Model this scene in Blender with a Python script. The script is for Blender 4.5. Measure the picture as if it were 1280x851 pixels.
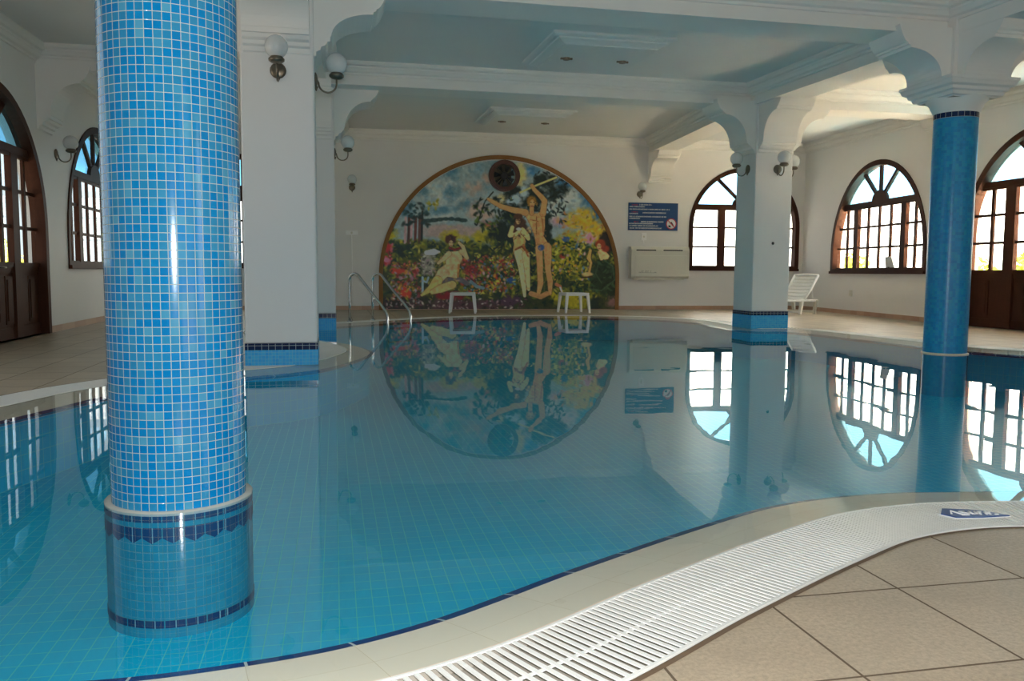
import bpy, bmesh, math, random
import numpy as np
from mathutils import Vector, Matrix
from mathutils.geometry import tessellate_polygon
PI = math.pi
random.seed(7)
for o in list(bpy.data.objects): bpy.data.objects.remove(o)
SC = bpy.context.scene
COL = SC.collection

# ------------------------------------------------------------ camera
CAM_H = 1.0
YAW, PITCH, ROLL = math.radians(12.0), math.radians(4.7), math.radians(0.35)
FPX = 1040.0
cd = bpy.data.cameras.new('camera'); cam = bpy.data.objects.new('camera', cd); COL.objects.link(cam)
cd.sensor_width = 36; cd.sensor_fit = 'HORIZONTAL'; cd.lens = FPX / 1280 * 36; cd.clip_start = 0.05; cd.clip_end = 400
fw = Vector((math.sin(YAW)*math.cos(PITCH), math.cos(YAW)*math.cos(PITCH), -math.sin(PITCH)))
rt = Vector((math.cos(YAW), -math.sin(YAW), 0)); up = rt.cross(fw)
r2 = math.cos(ROLL)*rt + math.sin(ROLL)*up; u2 = -math.sin(ROLL)*rt + math.cos(ROLL)*up
m = Matrix((r2, u2, -fw)).transposed().to_4x4(); m.translation = Vector((0, 0, CAM_H)); cam.matrix_world = m
SC.camera = cam

# ------------------------------------------------------------ world, sun, exposure
SKY_RIGHT, SKY_LEFT, SKY_BACK = 7.0, 1.15, 1.15
w = bpy.data.worlds.new('sky'); SC.world = w; w.use_nodes = True
nt = w.node_tree; nt.nodes.clear()
def wn(t, **k):
    n = nt.nodes.new(t)
    for a, b in k.items(): setattr(n, a, b)
    return n
tc = wn('ShaderNodeTexCoord'); sp = wn('ShaderNodeSeparateXYZ'); nt.links.new(tc.outputs['Generated'], sp.inputs[0])
mr = wn('ShaderNodeMapRange', interpolation_type='SMOOTHSTEP'); mr.inputs[1].default_value = -0.35; mr.inputs[2].default_value = 0.45
nt.links.new(sp.outputs[0], mr.inputs[0])
mixc = wn('ShaderNodeMix', data_type='RGBA')
nt.links.new(mr.outputs[0], mixc.inputs[0])
mixc.inputs[6].default_value = (0.80*SKY_LEFT, 0.93*SKY_LEFT, 1.0*SKY_LEFT, 1)
mixc.inputs[7].default_value = (1.0*SKY_RIGHT, 0.93*SKY_RIGHT, 0.81*SKY_RIGHT, 1)
bk = wn('ShaderNodeMapRange', interpolation_type='SMOOTHSTEP'); bk.inputs[1].default_value = -0.3; bk.inputs[2].default_value = -0.8
nt.links.new(sp.outputs[1], bk.inputs[0])
mix2 = wn('ShaderNodeMix', data_type='RGBA'); nt.links.new(bk.outputs[0], mix2.inputs[0]); nt.links.new(mixc.outputs[2], mix2.inputs[6])
mix2.inputs[7].default_value = (0.62*SKY_BACK, 0.86*SKY_BACK, 1.0*SKY_BACK, 1)
bg = wn('ShaderNodeBackground'); nt.links.new(mix2.outputs[2], bg.inputs[0]); bg.inputs[1].default_value = 1.0
ow = wn('ShaderNodeOutputWorld'); nt.links.new(bg.outputs[0], ow.inputs[0])
sd = bpy.data.lights.new('sun', 'SUN'); sd.energy = 105.0; sd.angle = math.radians(0.6); sd.color = (1, 0.87, 0.71)
sun = bpy.data.objects.new('sun', sd); COL.objects.link(sun)
sun.rotation_euler = Vector((-0.10, 0.05, -1.0)).to_track_quat('-Z', 'Y').to_euler()
# the photographer's own flash: the photo shows its glint on the near column and its fall-off with distance
fl = bpy.data.lights.new('camera_flash', 'SPOT'); fl.energy = 370; fl.spot_size = math.radians(110); fl.spot_blend = 0.6; fl.shadow_soft_size = 0.03; fl.color = (0.97, 0.99, 1.0)
flo = bpy.data.objects.new('camera_flash', fl); COL.objects.link(flo); flo.matrix_world = m; flo.location = Vector((0, 0, CAM_H))+u2*0.13
SC.view_settings.view_transform = 'Standard'; SC.view_settings.look = 'None'
SC.view_settings.gamma = 1; SC.view_settings.use_curve_mapping = False
SC.view_settings.exposure = 0.20
SC.cycles.use_denoising = True
SC.cycles.max_bounces = 14; SC.cycles.diffuse_bounces = 7; SC.cycles.glossy_bounces = 4
SC.cycles.transparent_max_bounces = 24; SC.cycles.sample_clamp_indirect = 45

# ------------------------------------------------------------ material helpers
class Mat:
    def __init__(s, name):
        s.m = bpy.data.materials.new(name); s.m.use_nodes = True; s.t = s.m.node_tree; s.t.nodes.clear()
        s.out = s.n('ShaderNodeOutputMaterial')
    def n(s, t, **k):
        n = s.t.nodes.new(t)
        for a, b in k.items(): setattr(n, a, b)
        return n
    def l(s, a, b): s.t.links.new(a, b)
    def math(s, op, a, b=None, c=None):
        n = s.n('ShaderNodeMath', operation=op)
        for i, v in enumerate((a, b, c)):
            if v is None: continue
            if isinstance(v, (int, float)): n.inputs[i].default_value = v
            else: s.l(v, n.inputs[i])
        return n.outputs[0]
    def mix(s, f, a, b):
        n = s.n('ShaderNodeMix', data_type='RGBA')
        for i, v in ((0, f), (6, a), (7, b)):
            if isinstance(v, (int, float)): n.inputs[i].default_value = v
            elif isinstance(v, tuple): n.inputs[i].default_value = (*v[:3], 1)
            else: s.l(v, n.inputs[i])
        return n.outputs[2]
    def noise(s, vec, scale, detail=3, rough=0.5):
        n = s.n('ShaderNodeTexNoise'); n.inputs['Scale'].default_value = scale; n.inputs['Detail'].default_value = detail
        n.inputs['Roughness'].default_value = rough
        if vec is not None: s.l(vec, n.inputs['Vector'])
        return n
    def ramp(s, fac, stops, interp='LINEAR'):
        n = s.n('ShaderNodeValToRGB'); r = n.color_ramp; r.interpolation = interp
        while len(r.elements) < len(stops): r.elements.new(0.5)
        for e, (p, c) in zip(r.elements, stops): e.position = p; e.color = (*c, 1)
        s.l(fac, n.inputs[0]); return n.outputs[0]
    def bsdf(s, color, rough=0.5, metal=0.0, spec=0.5, coat=0.0, bump=None, bstr=0.1, bdist=0.01):
        b = s.n('ShaderNodeBsdfPrincipled')
        if isinstance(color, tuple): b.inputs['Base Color'].default_value = (*color, 1)
        else: s.l(color, b.inputs['Base Color'])
        if isinstance(rough, (int, float)): b.inputs['Roughness'].default_value = rough
        else: s.l(rough, b.inputs['Roughness'])
        b.inputs['Metallic'].default_value = metal; b.inputs['Specular IOR Level'].default_value = spec
        b.inputs['Coat Weight'].default_value = coat
        if bump is not None:
            bn = s.n('ShaderNodeBump'); bn.inputs['Strength'].default_value = bstr; bn.inputs['Distance'].default_value = bdist
            s.l(bump, bn.inputs['Height']); s.l(bn.outputs[0], b.inputs['Normal'])
        s.l(b.outputs[0], s.out.inputs[0]); return b
def plain(name, color, rough=0.5, metal=0.0, spec=0.5, var=0.06, scale=30.0, coat=0.0):
    M = Mat(name); tcn = M.n('ShaderNodeTexCoord')
    nz = M.noise(tcn.outputs['Object'], scale)
    c = M.mix(nz.outputs[0], tuple(x*(1-var) for x in color), tuple(min(1, x*(1+var)) for x in color))
    M.bsdf(c, rough, metal, spec, coat, bump=nz.outputs[0], bstr=0.05)
    return M.m
def mosaic(name, tx, ty, gap, stops, grout, rough=0.15, cloud=0.0, offset=0.0, bstr=0.3, org=(0.0, 0.0)):
    """tiles of tx by ty metres in the UV plane, a colour of its own per tile"""
    M = Mat(name); uv = M.n('ShaderNodeUVMap'); s = M.n('ShaderNodeSeparateXYZ'); M.l(uv.outputs[0], s.inputs[0])
    v = M.math('DIVIDE', M.math('SUBTRACT', s.outputs[1], org[1]), ty); fv = M.math('FLOOR', v)
    u = M.math('DIVIDE', M.math('SUBTRACT', s.outputs[0], org[0]), tx)
    if offset: u = M.math('ADD', u, M.math('MULTIPLY', M.math('MODULO', fv, 2.0), offset))
    fu = M.math('FLOOR', u)
    cv = M.n('ShaderNodeCombineXYZ'); M.l(fu, cv.inputs[0]); M.l(fv, cv.inputs[1])
    wnz = M.n('ShaderNodeTexWhiteNoise', noise_dimensions='2D'); M.l(cv.outputs[0], wnz.inputs['Vector'])
    c = M.ramp(wnz.outputs[0], stops, 'LINEAR')
    if cloud:
        t = M.n('ShaderNodeTexCoord'); nz = M.noise(t.outputs['Object'], 2.5, 6, 0.65)
        dk = M.mix(0.5, c, (0.02, 0.015, 0.01))
        f = M.math('MULTIPLY', M.math('SUBTRACT', nz.outputs[0], 0.35), cloud); f2 = M.n('ShaderNodeClamp'); M.l(f, f2.inputs[0])
        c = M.mix(f2.outputs[0], c, dk)
        nz2 = M.noise(t.outputs['Object'], 70, 5, 0.75)
        f3 = M.n('ShaderNodeClamp'); M.l(M.math('MULTIPLY', M.math('SUBTRACT', nz2.outputs[0], 0.38), 2.6), f3.inputs[0])
        c = M.mix(f3.outputs[0], c, dk)
    gu, gv = gap/tx, gap/ty
    a = M.math('SUBTRACT', u, fu); b = M.math('SUBTRACT', v, fv)
    mk = M.math('MAXIMUM', M.math('LESS_THAN', a, gu), M.math('LESS_THAN', b, gv))
    col = M.mix(mk, c, grout)
    rg = M.math('ADD', M.math('MULTIPLY', mk, 0.55), rough)
    M.bsdf(col, rg, bump=M.math('SUBTRACT', 1.0, mk), bstr=bstr, bdist=0.003)
    return M.m

# ------------------------------------------------------------ materials
def plaster_mat(name, c):
    M = Mat(name); t = M.n('ShaderNodeTexCoord')
    n1 = M.noise(t.outputs['Object'], 1.3, 4); n2 = M.noise(t.outputs['Object'], 60, 3)
    col = M.mix(n1.outputs[0], tuple(x*0.95 for x in c), c)
    M.bsdf(col, 0.6, spec=0.3, bump=n2.outputs[0], bstr=0.08); return M.m
m_wall = plaster_mat('white wall plaster', (0.79, 0.78, 0.765))
m_ceil = plaster_mat('ceiling paint', (0.76, 0.77, 0.76))
m_trim = plaster_mat('moulding paint', (0.82, 0.81, 0.78))
BLUE = [(0.0, (0.002, 0.205, 0.51)), (0.50, (0.004, 0.24, 0.555)), (0.56, (0.018, 0.235, 0.47)), (0.90, (0.032, 0.27, 0.49)), (1.0, (0.08, 0.34, 0.52))]
m_mosaic = mosaic('blue glass mosaic', 0.0348, 0.0348, 0.0028, BLUE, (0.46, 0.54, 0.50), 0.12)
m_mosaic_base = mosaic('matt blue mosaic', 0.0348, 0.0348, 0.0022, [(0, (0.004, 0.34, 0.78)), (1, (0.03, 0.44, 0.80))], (0.25, 0.52, 0.66), 0.5)
BLUE2 = [(0.0, (0.001, 0.22, 0.50)), (0.5, (0.002, 0.28, 0.58)), (1.0, (0.012, 0.34, 0.54))]
m_mosaic2 = mosaic('deep blue glass mosaic', 0.0348, 0.0348, 0.0018, BLUE2, (0.05, 0.30, 0.50), 0.3)
m_navy = mosaic('navy tile', 0.0696, 0.0696, 0.004, [(0, (0.006, 0.012, 0.055)), (1, (0.012, 0.025, 0.09))], (0.45, 0.5, 0.5), 0.12)
m_navy_b = mosaic('navy collar tile', 0.0833, 0.5, 0.004, [(0, (0.005, 0.012, 0.075)), (1, (0.008, 0.020, 0.10))], (0.2, 0.35, 0.4), 0.5)
m_rim = plain('pale cement grout', (0.50, 0.52, 0.48), 0.7)
m_navyedge = mosaic('navy pool edge tile', 0.29, 5.0, 0.008, [(0, (0.003, 0.014, 0.17)), (1, (0.004, 0.018, 0.20))], (0.6, 0.62, 0.58), 0.15)
m_pool = mosaic('pool tile', 0.076, 0.107, 0.0042, [(0, (0.004, 0.58, 0.90)), (1, (0.006, 0.61, 0.93))], (0.09, 0.70, 0.72), 0.25)
m_collar = mosaic('collar tile', 0.0417, 0.0417, 0.003, [(0, (0.004, 0.22, 0.35)), (1, (0.010, 0.26, 0.39))], (0.06, 0.24, 0.28), 0.6)
m_coping = mosaic('beige coping tile', 0.29, 0.145, 0.0018, [(0, (0.88, 0.71, 0.55)), (1, (0.92, 0.75, 0.59))], (0.72, 0.56, 0.38), 0.4, bstr=0.1)
m_floor = mosaic('tan stoneware floor', 0.47, 0.5, 0.008, [(0, (0.52, 0.41, 0.285)), (1, (0.60, 0.485, 0.345))], (0.13, 0.09, 0.055), 0.42, cloud=1.3, bstr=0.3, org=(1.275, 2.27))
m_skirt = mosaic('terracotta skirting tile', 0.33, 5, 0.006, [(0, (0.42, 0.25, 0.17)), (1, (0.50, 0.32, 0.22))], (0.5, 0.4, 0.33), 0.4)
m_white = plain('white plastic', (0.86, 0.86, 0.86), 0.35)
m_grate = plain('white grating plastic', (0.84, 0.83, 0.78), 0.4)
m_dark = plain('drain channel', (0.33, 0.295, 0.245), 0.9)
m_chrome = plain('polished steel', (0.62, 0.63, 0.63), 0.13, 1.0, var=0.03)
m_brass = plain('tarnished lamp metal', (0.20, 0.17, 0.13), 0.35, 0.9)
m_black = plain('black plastic', (0.012, 0.012, 0.012), 0.4)
m_cream = plain('cream enamelled casing', (0.66, 0.64, 0.56), 0.4)
m_signblue = plain('sign blue', (0.010, 0.065, 0.21), 0.3, var=0.15, scale=3)
m_signwhite = plain('sign white lettering', (0.72, 0.74, 0.76), 0.5)
m_signred = plain('sign red lettering', (0.45, 0.03, 0.06), 0.5)
m_grey = plain('grey print', (0.16, 0.16, 0.15), 0.5)
m_bluelogo = plain('blue sticker', (0.01, 0.06, 0.24), 0.3)
def wood_mat(name, a, b, rough=0.6):
    M = Mat(name); t = M.n('ShaderNodeTexCoord'); mp = M.n('ShaderNodeMapping'); mp.inputs['Scale'].default_value = (9, 9, 1.2)
    M.l(t.outputs['Object'], mp.inputs[0]); nz = M.noise(mp.outputs[0], 3.0, 6, 0.65)
    M.bsdf(M.mix(nz.outputs[0], a, b), rough, spec=0.15, bump=nz.outputs[0], bstr=0.12); return M.m
m_wood = wood_mat('dark stained wood', (0.040, 0.013, 0.007), (0.085, 0.028, 0.013))
m_frame = wood_mat('brown painted frame', (0.26, 0.12, 0.045), (0.36, 0.18, 0.07))
def schlick(M, f0):
    lw = M.n('ShaderNodeLayerWeight'); lw.inputs[0].default_value = 0.5
    return M.math('ADD', M.math('MULTIPLY', M.math('POWER', lw.outputs['Facing'], 5.0), 1-f0), f0)
def glass_mat(name, tint, rough=0.0, gl=1.0):
    M = Mat(name); tr = M.n('ShaderNodeBsdfTransparent'); tr.inputs[0].default_value = (*tint, 1)
    g = M.n('ShaderNodeBsdfGlossy'); g.inputs['Roughness'].default_value = rough
    mx = M.n('ShaderNodeMixShader'); M.l(M.math('MULTIPLY', schlick(M, 0.04), gl), mx.inputs[0])
    M.l(tr.outputs[0], mx.inputs[1]); M.l(g.outputs[0], mx.inputs[2]); M.l(mx.outputs[0], M.out.inputs[0]); return M.m
m_glass = glass_mat('clear window glass', (0.97, 0.98, 0.97), 0.02, 0.6)
m_blueglass = glass_mat('blue tinted fan glass', (0.42, 0.70, 0.86), 0.15, 0.6)
def opal_mat():
    M = Mat('opal lamp glass'); b = M.n('ShaderNodeBsdfPrincipled'); b.inputs['Base Color'].default_value = (0.80, 0.82, 0.82, 1)
    b.inputs['Roughness'].default_value = 0.12; b.inputs['Coat Weight'].default_value = 0.5
    t = M.n('ShaderNodeBsdfTranslucent'); t.inputs[0].default_value = (0.85, 0.88, 0.9, 1)
    mx = M.n('ShaderNodeMixShader'); mx.inputs[0].default_value = 0.3
    M.l(b.outputs[0], mx.inputs[1]); M.l(t.outputs[0], mx.inputs[2]); M.l(mx.outputs[0], M.out.inputs[0]); return M.m
m_opal = opal_mat()
def water_mat():
    M = Mat('clear pool water'); t = M.n('ShaderNodeTexCoord')
    nz = M.noise(t.outputs['Object'], 1.6, 2, 0.4)
    bp = M.n('ShaderNodeBump'); bp.inputs['Strength'].default_value = 0.05; bp.inputs['Distance'].default_value = 0.02
    M.l(nz.outputs[0], bp.inputs['Height'])
    tr = M.n('ShaderNodeBsdfTransparent'); tr.inputs[0].default_value = (0.91, 0.99, 1.0, 1)
    g = M.n('ShaderNodeBsdfGlossy'); g.inputs['Roughness'].default_value = 0.0; M.l(bp.outputs[0], g.inputs['Normal'])
    mx = M.n('ShaderNodeMixShader'); M.l(schlick(M, 0.022), mx.inputs[0]); M.l(tr.outputs[0], mx.inputs[1]); M.l(g.outputs[0], mx.inputs[2])
    M.l(mx.outputs[0], M.out.inputs[0]); return M.m
m_water = water_mat()
def leaf_mat():
    M = Mat('garden leaves'); oi = M.n('ShaderNodeTexCoord'); nz = M.noise(oi.outputs['Object'], 6, 2)
    c = M.mix(nz.outputs[0], (0.12, 0.20, 0.03), (0.42, 0.42, 0.08))
    d = M.n('ShaderNodeBsdfDiffuse'); M.l(c, d.inputs[0]); t = M.n('ShaderNodeBsdfTranslucent'); M.l(c, t.inputs[0])
    mx = M.n('ShaderNodeMixShader'); mx.inputs[0].default_value = 0.5
    M.l(d.outputs[0], mx.inputs[1]); M.l(t.outputs[0], mx.inputs[2]); M.l(mx.outputs[0], M.out.inputs[0]); return M.m
m_leaf = leaf_mat()
m_terrace = plain('pale terrace paving', (0.66, 0.58, 0.47), 0.7)

# ------------------------------------------------------------ mesh helpers
class MB:
    def __init__(s): s.v = []; s.f = []; s.uv = []; s.sm = []
    def add(s, vs, fs, uvs=None, smooth=False):
        b = len(s.v); s.v += [tuple(p) for p in vs]
        for i, f in enumerate(fs):
            s.f.append(tuple(b+k for k in f)); s.uv.append(uvs[i] if uvs else None); s.sm.append(smooth)
        return s
    def box(s, x0, x1, y0, y1, z0, z1):
        v = [(x, y, z) for z in (z0, z1) for y in (y0, y1) for x in (x0, x1)]
        return s.add(v, [(0, 2, 3, 1), (4, 5, 7, 6), (0, 1, 5, 4), (2, 6, 7, 3), (0, 4, 6, 2), (1, 3, 7, 5)])
    def hexa(s, b4, t4):
        """bottom ring of four (counter clockwise from above) and top ring of four"""
        return s.add(list(b4)+list(t4), [(3, 2, 1, 0), (4, 5, 6, 7), (0, 1, 5, 4), (1, 2, 6, 5), (2, 3, 7, 6), (3, 0, 4, 7)])
    def prism(s, poly, fn, d0, d1, holes=()):
        """2-D polygon (with holes) carried by fn(a, b, depth) between two depths"""
        loops = [list(poly)] + [list(h) for h in holes]
        flat = [p for l in loops for p in l]
        tri = tessellate_polygon([[Vector((a, b, 0)) for a, b in l] for l in loops])
        n = len(flat)
        vs = [fn(a, b, d0) for a, b in flat] + [fn(a, b, d1) for a, b in flat]
        fs = []
        for t in tri:
            a, b, c = (Vector(flat[i]) for i in t)
            t2 = t if (b-a).cross(c-a) > 0 else (t[0], t[2], t[1])
            fs.append(tuple(t2)); fs.append(tuple(n+i for i in reversed(t2)))
        k = 0
        for l in loops:
            L = len(l)
            for i in range(L):
                a, b = k+i, k+(i+1) % L
                fs.append((b, a, n+a, n+b))
            k += L
        return s.add(vs, fs)
    def lathe(s, prof, cx=0, cy=0, seg=48, cap=True, uvr=None, smooth=True):
        vs = []; fs = []; uvs = []
        for r, z in prof:
            for i in range(seg):
                a = 2*PI*i/seg; vs.append((cx+r*math.cos(a), cy+r*math.sin(a), z))
        R = uvr or max(p[0] for p in prof); d = 0.0; ds = [0.0]
        for (r0, z0), (r1, z1) in zip(prof, prof[1:]): d += math.hypot(r1-r0, z1-z0); ds.append(d)
        for k in range(len(prof)-1):
            for i in range(seg):
                j = (i+1) % seg
                fs.append((k*seg+i, k*seg+j, (k+1)*seg+j, (k+1)*seg+i))
                u0, u1 = 2*PI*R*i/seg, 2*PI*R*(i+1)/seg
                uvs.append(((u0, ds[k]), (u1, ds[k]), (u1, ds[k+1]), (u0, ds[k+1])))
        s.add(vs, fs, uvs, smooth)
        if cap:
            n = len(prof)
            if prof[0][0] > 1e-4: s.add([vs[i] for i in range(seg)], [tuple(reversed(range(seg)))])
            if prof[-1][0] > 1e-4: s.add([vs[(n-1)*seg+i] for i in range(seg)], [tuple(range(seg))])
        return s
    def sqlathe(s, prof, cx, cy):
        vs = []
        for h, z in prof: vs += [(cx-h, cy-h, z), (cx+h, cy-h, z), (cx+h, cy+h, z), (cx-h, cy+h, z)]
        fs = [(3, 2, 1, 0)]
        for k in range(len(prof)-1):
            for i in range(4): j = (i+1) % 4; fs.append((4*k+i, 4*k+j, 4*k+4+j, 4*k+4+i))
        e = 4*(len(prof)-1); fs.append((e, e+1, e+2, e+3))
        return s.add(vs, fs)
    def tube(s, pts, r, seg=12, closed=False):
        pts = [Vector(p) for p in pts]; n = len(pts); rs = r if isinstance(r, (list, tuple)) else [r]*n
        vs = []; fs = []; prev = None
        for i, p in enumerate(pts):
            if closed: t = pts[(i+1) % n]-pts[i-1]
            else: t = (pts[min(i+1, n-1)]-pts[max(i-1, 0)])
            t.normalize()
            if prev is None:
                a = Vector((0, 0, 1)) if abs(t.z) < 0.9 else Vector((1, 0, 0)); x = t.cross(a).normalized()
            else: x = (prev-t*prev.dot(t)).normalized()
            prev = x; y = t.cross(x)
            for k in range(seg):
                a = 2*PI*k/seg; vs.append(p+(x*math.cos(a)+y*math.sin(a))*rs[i])
        for i in range(n if closed else n-1):
            j = (i+1) % n
            for k in range(seg): l = (k+1) % seg; fs.append((i*seg+k, i*seg+l, j*seg+l, j*seg+k))
        if not closed: fs.append(tuple(reversed(range(seg)))); fs.append(tuple((n-1)*seg+k for k in range(seg)))
        return s.add(vs, fs, smooth=True)
    def sphere(s, c, r, seg=24, rings=14, sz=1.0):
        prof = [(max(1e-5, r*math.sin(PI*i/rings)), c[2]-r*sz*math.cos(PI*i/rings)) for i in range(rings+1)]
        return s.lathe(prof, c[0], c[1], seg, cap=False)
    def build(s, name, mat, parent=None, label=None, bevel=0.0):
        me = bpy.data.meshes.new(name); me.from_pydata(s.v, [], s.f); me.update()
        ul = me.uv_layers.new(name='UVMap'); co = me.vertices
        for p in me.polygons:
            u = s.uv[p.index]; p.use_smooth = s.sm[p.index]
            if u:
                for li, c in zip(p.loop_indices, u): ul.data[li].uv = c
            else:
                nx, ny, nz = (abs(x) for x in p.normal)
                for li in p.loop_indices:
                    c = co[me.loops[li].vertex_index].co
                    ul.data[li].uv = (c.x, c.y) if nz >= nx and nz >= ny else ((c.x, c.z) if ny >= nx else (c.y, c.z))
        me.materials.append(mat)
        o = bpy.data.objects.new(name, me); COL.objects.link(o)
        if parent: o.parent = parent
        if label: o['label'] = label
        if bevel:
            md = o.modifiers.new('bevel', 'BEVEL'); md.width = bevel; md.segments = 2; md.limit_method = 'ANGLE'
        return o
def tag(o, label, cat, group=None, kind=None):
    o['label'] = label; o['category'] = cat
    if group: o['group'] = group
    if kind: o['kind'] = kind
    return o
def struct(o): o['kind'] = 'structure'; return o
def thing(name, label, cat, loc=(0, 0, 0), rz=0, group=None):
    o = bpy.data.objects.new(name, None); COL.objects.link(o); o.location = loc; o.rotation_euler = (0, 0, rz)
    return tag(o, label, cat, group)
def copy_tree(o, parent=None):
    c = o.copy(); COL.objects.link(c)
    if parent: c.parent = parent
    for ch in list(o.children): copy_tree(ch, c)
    return c

# ------------------------------------------------------------ pool outline
def catmull(pts, n=10):
    out = []; L = len(pts)
    for i in range(L):
        p0, p1, p2, p3 = (Vector(pts[(i+k-1) % L]) for k in range(4))
        for k in range(n):
            t = k/n
            out.append(0.5*((2*p1)+(p2-p0)*t+(2*p0-5*p1+4*p2-p3)*t*t+(3*p1-p0-3*p2+p3)*t**3))
    return out
POOL = [(-0.82, 2.19), (-0.25, 2.20), (0.24, 2.35), (0.84, 2.72), (1.46, 3.08), (1.96, 3.32), (2.50, 3.41), (3.10, 3.34), (3.80, 3.22), (5.0, 3.15), (6.4, 3.4),
        (7.9, 4.1), (9.1, 5.2), (9.6, 6.6), (9.3, 8.0), (8.70, 9.09), (8.36, 9.75), (8.24, 10.6), (8.14, 11.84), (8.05, 13.0), (7.85, 13.55), (7.40, 13.62),
        (7.18, 14.2), (7.25, 15.2), (7.35, 16.2), (6.95, 17.3), (6.0, 18.0), (4.9, 18.25), (3.6, 18.2), (2.4, 17.75), (1.45, 17.05), (0.55, 16.3), (-0.25, 15.5),
        (-0.72, 14.7), (-0.78, 13.9), (-0.42, 13.05), (0.05, 12.25), (0.33, 11.4), (0.42, 10.63), (0.22, 9.8), (-0.1, 9.05), (-0.45, 8.66), (-0.95, 8.35), (-1.45, 7.93), (-1.86, 7.30),
        (-2.07, 6.71), (-2.27, 6.15), (-2.6, 5.2), (-2.75, 4.2), (-2.5, 3.1), (-1.8, 2.4)]
def resample(pts, step):
    out = [pts[0].copy()]; acc = 0
    for a, b in zip(pts, pts[1:]+pts[:1]):
        d = (b-a).length
        while acc+d >= step:
            t = (step-acc)/d; a = a+(b-a)*t; out.append(a.copy()); d = (b-a).length; acc = 0
        acc += d
    return out
EDGE = resample(catmull(POOL, 12), 0.06)
NE = len(EDGE)
NRM = []
for i in range(NE):
    t = (EDGE[(i+3) % NE]-EDGE[i-3]).normalized(); NRM.append(Vector((t.y, -t.x)))
for _ in range(6): NRM = [(NRM[i-1]+NRM[i]*2+NRM[(i+1) % NE]).normalized() for i in range(NE)]
def off(d): return [EDGE[i]+NRM[i]*d for i in range(NE)]
CW, GW = 0.28, 0.37
POOL_Z = -0.53
def ring(mb, specs, name, mat, closed=True):
    """strip round the pool: specs = list of (offset, z)"""
    vs = []; fs = []; uvs = []; L = 0.0; ls = [0.0]
    for i in range(NE): L += (EDGE[(i+1) % NE]-EDGE[i]).length; ls.append(L)
    for d, z in specs: vs += [(p.x, p.y, z) for p in off(d)]
    dd = [0.0]
    for (d0, z0), (d1, z1) in zip(specs, specs[1:]): dd.append(dd[-1]+math.hypot(d1-d0, z1-z0))
    for k in range(len(specs)-1):
        for i in range(NE):
            j = (i+1) % NE
            fs.append((k*NE+i, (k+1)*NE+i, (k+1)*NE+j, k*NE+j))
            uvs.append(((ls[i], dd[k]), (ls[i], dd[k+1]), (ls[i+1], dd[k+1]), (ls[i+1], dd[k])))
    mb.add(vs, fs, uvs); return mb
def poly_face(mb, pts, z, holes=(), flip=False):
    loops = [list(pts)]+[list(h) for h in holes]; flat = [p for l in loops for p in l]
    tri = tessellate_polygon([[Vector((p[0], p[1], 0)) for p in l] for l in loops]); fs = []
    for t in tri:
        a, b, c = (Vector(flat[i][:2]) for i in t)
        fs.append(tuple(t) if (b-a).cross(c-a) > 0 else (t[0], t[2], t[1]))
    return mb.add([(p[0], p[1], z) for p in flat], fs)

# ------------------------------------------------------------ room shell
def cz(y): return 4.35+0.028*(y-13)          # ceiling height
FARY = lambda x: 21.75-0.05*(x-4)
XR, XRF, YK = 12.10, 12.87, 14.8
XL, YB = -4.4, -3.0
C_FL, C_FR = (XL, FARY(XL)), (XRF, FARY(XRF))
outer = [(XL-0.5, YB-0.5), (XR+0.5, YB-0.5), (XR+0.5, YK), (XRF+0.5, C_FR[1]+0.5), (XL-0.5, C_FL[1]+0.5)]
mb = MB(); poly_face(mb, outer, 0.0, [off(CW+GW)]); ring(mb, [(CW+GW, -0.12), (CW+GW, 0.0)], '', None)
struct(mb.build('floor', m_floor))
mb = MB(); poly_face(mb, off(0.0), POOL_Z); ring(mb, [(0.0, POOL_Z), (0.0, -0.04)], '', None)
tag(struct(mb.build('pool_basin', m_pool)), 'blue tiled basin of the indoor pool under the water', 'pool')
mb = MB(); ring(mb, [(0.0, -0.075), (-0.05, -0.045), (0.0, -0.034)], '', None); struct(mb.build('trim_1', m_navyedge))
mb = MB(); ring(mb, [(0.0, -0.034), (CW-0.004, -0.006), (CW, -0.008)], '', None)
struct(mb.build('pool_coping', m_coping))
mb = MB(); ring(mb, [(CW+GW-0.004, 0.001), (CW+GW+0.014, 0.002)], '', None); struct(mb.build('trim_6', plain('brown grout', (0.17, 0.11, 0.065), 0.7)))
mb = MB(); ring(mb, [(CW, -0.008), (CW+0.002, -0.035), (CW+GW, -0.035)], '', None); struct(mb.build('overflow_channel', m_dark))
mb = MB(); poly_face(mb, off(CW-0.006), -0.0005)
tag(mb.build('pool_water', m_water), 'still clear blue water filling the indoor pool', 'water', kind='stuff')

class WF:
    """wall frame: u along, n outwards, z up"""
    def __init__(s, p0, p1, outward):
        s.p = Vector((*p0, 0)); d = Vector((*p1, 0))-s.p; s.L = d.length; s.d = d.normalized(); n = Vector((s.d.y, -s.d.x, 0))
        s.n = n if n.dot(Vector((*outward, 0))) > 0 else -n
        s.flip = s.d.cross(Vector((0, 0, 1))).dot(s.n) < 0
    def __call__(s, u, z, n): return s.p+s.d*u+s.n*n+Vector((0, 0, z))
    def u_at(s, x, y): return (Vector((x, y, 0))-s.p).dot(s.d)
def arch(uc, r, zb, top, n=28, inset=0.0):
    r_ = r-inset; zs = top-r
    return [(uc-r_, zb+inset), (uc+r_, zb+inset)]+[(uc+r_*math.cos(PI*i/n), zs+r_*math.sin(PI*i/n)) for i in range(n+1)]
def halfw(r, top, z):
    zs = top-r
    return r if z <= zs else math.sqrt(max(0, r*r-(z-zs)**2))
WT = 0.34
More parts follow.
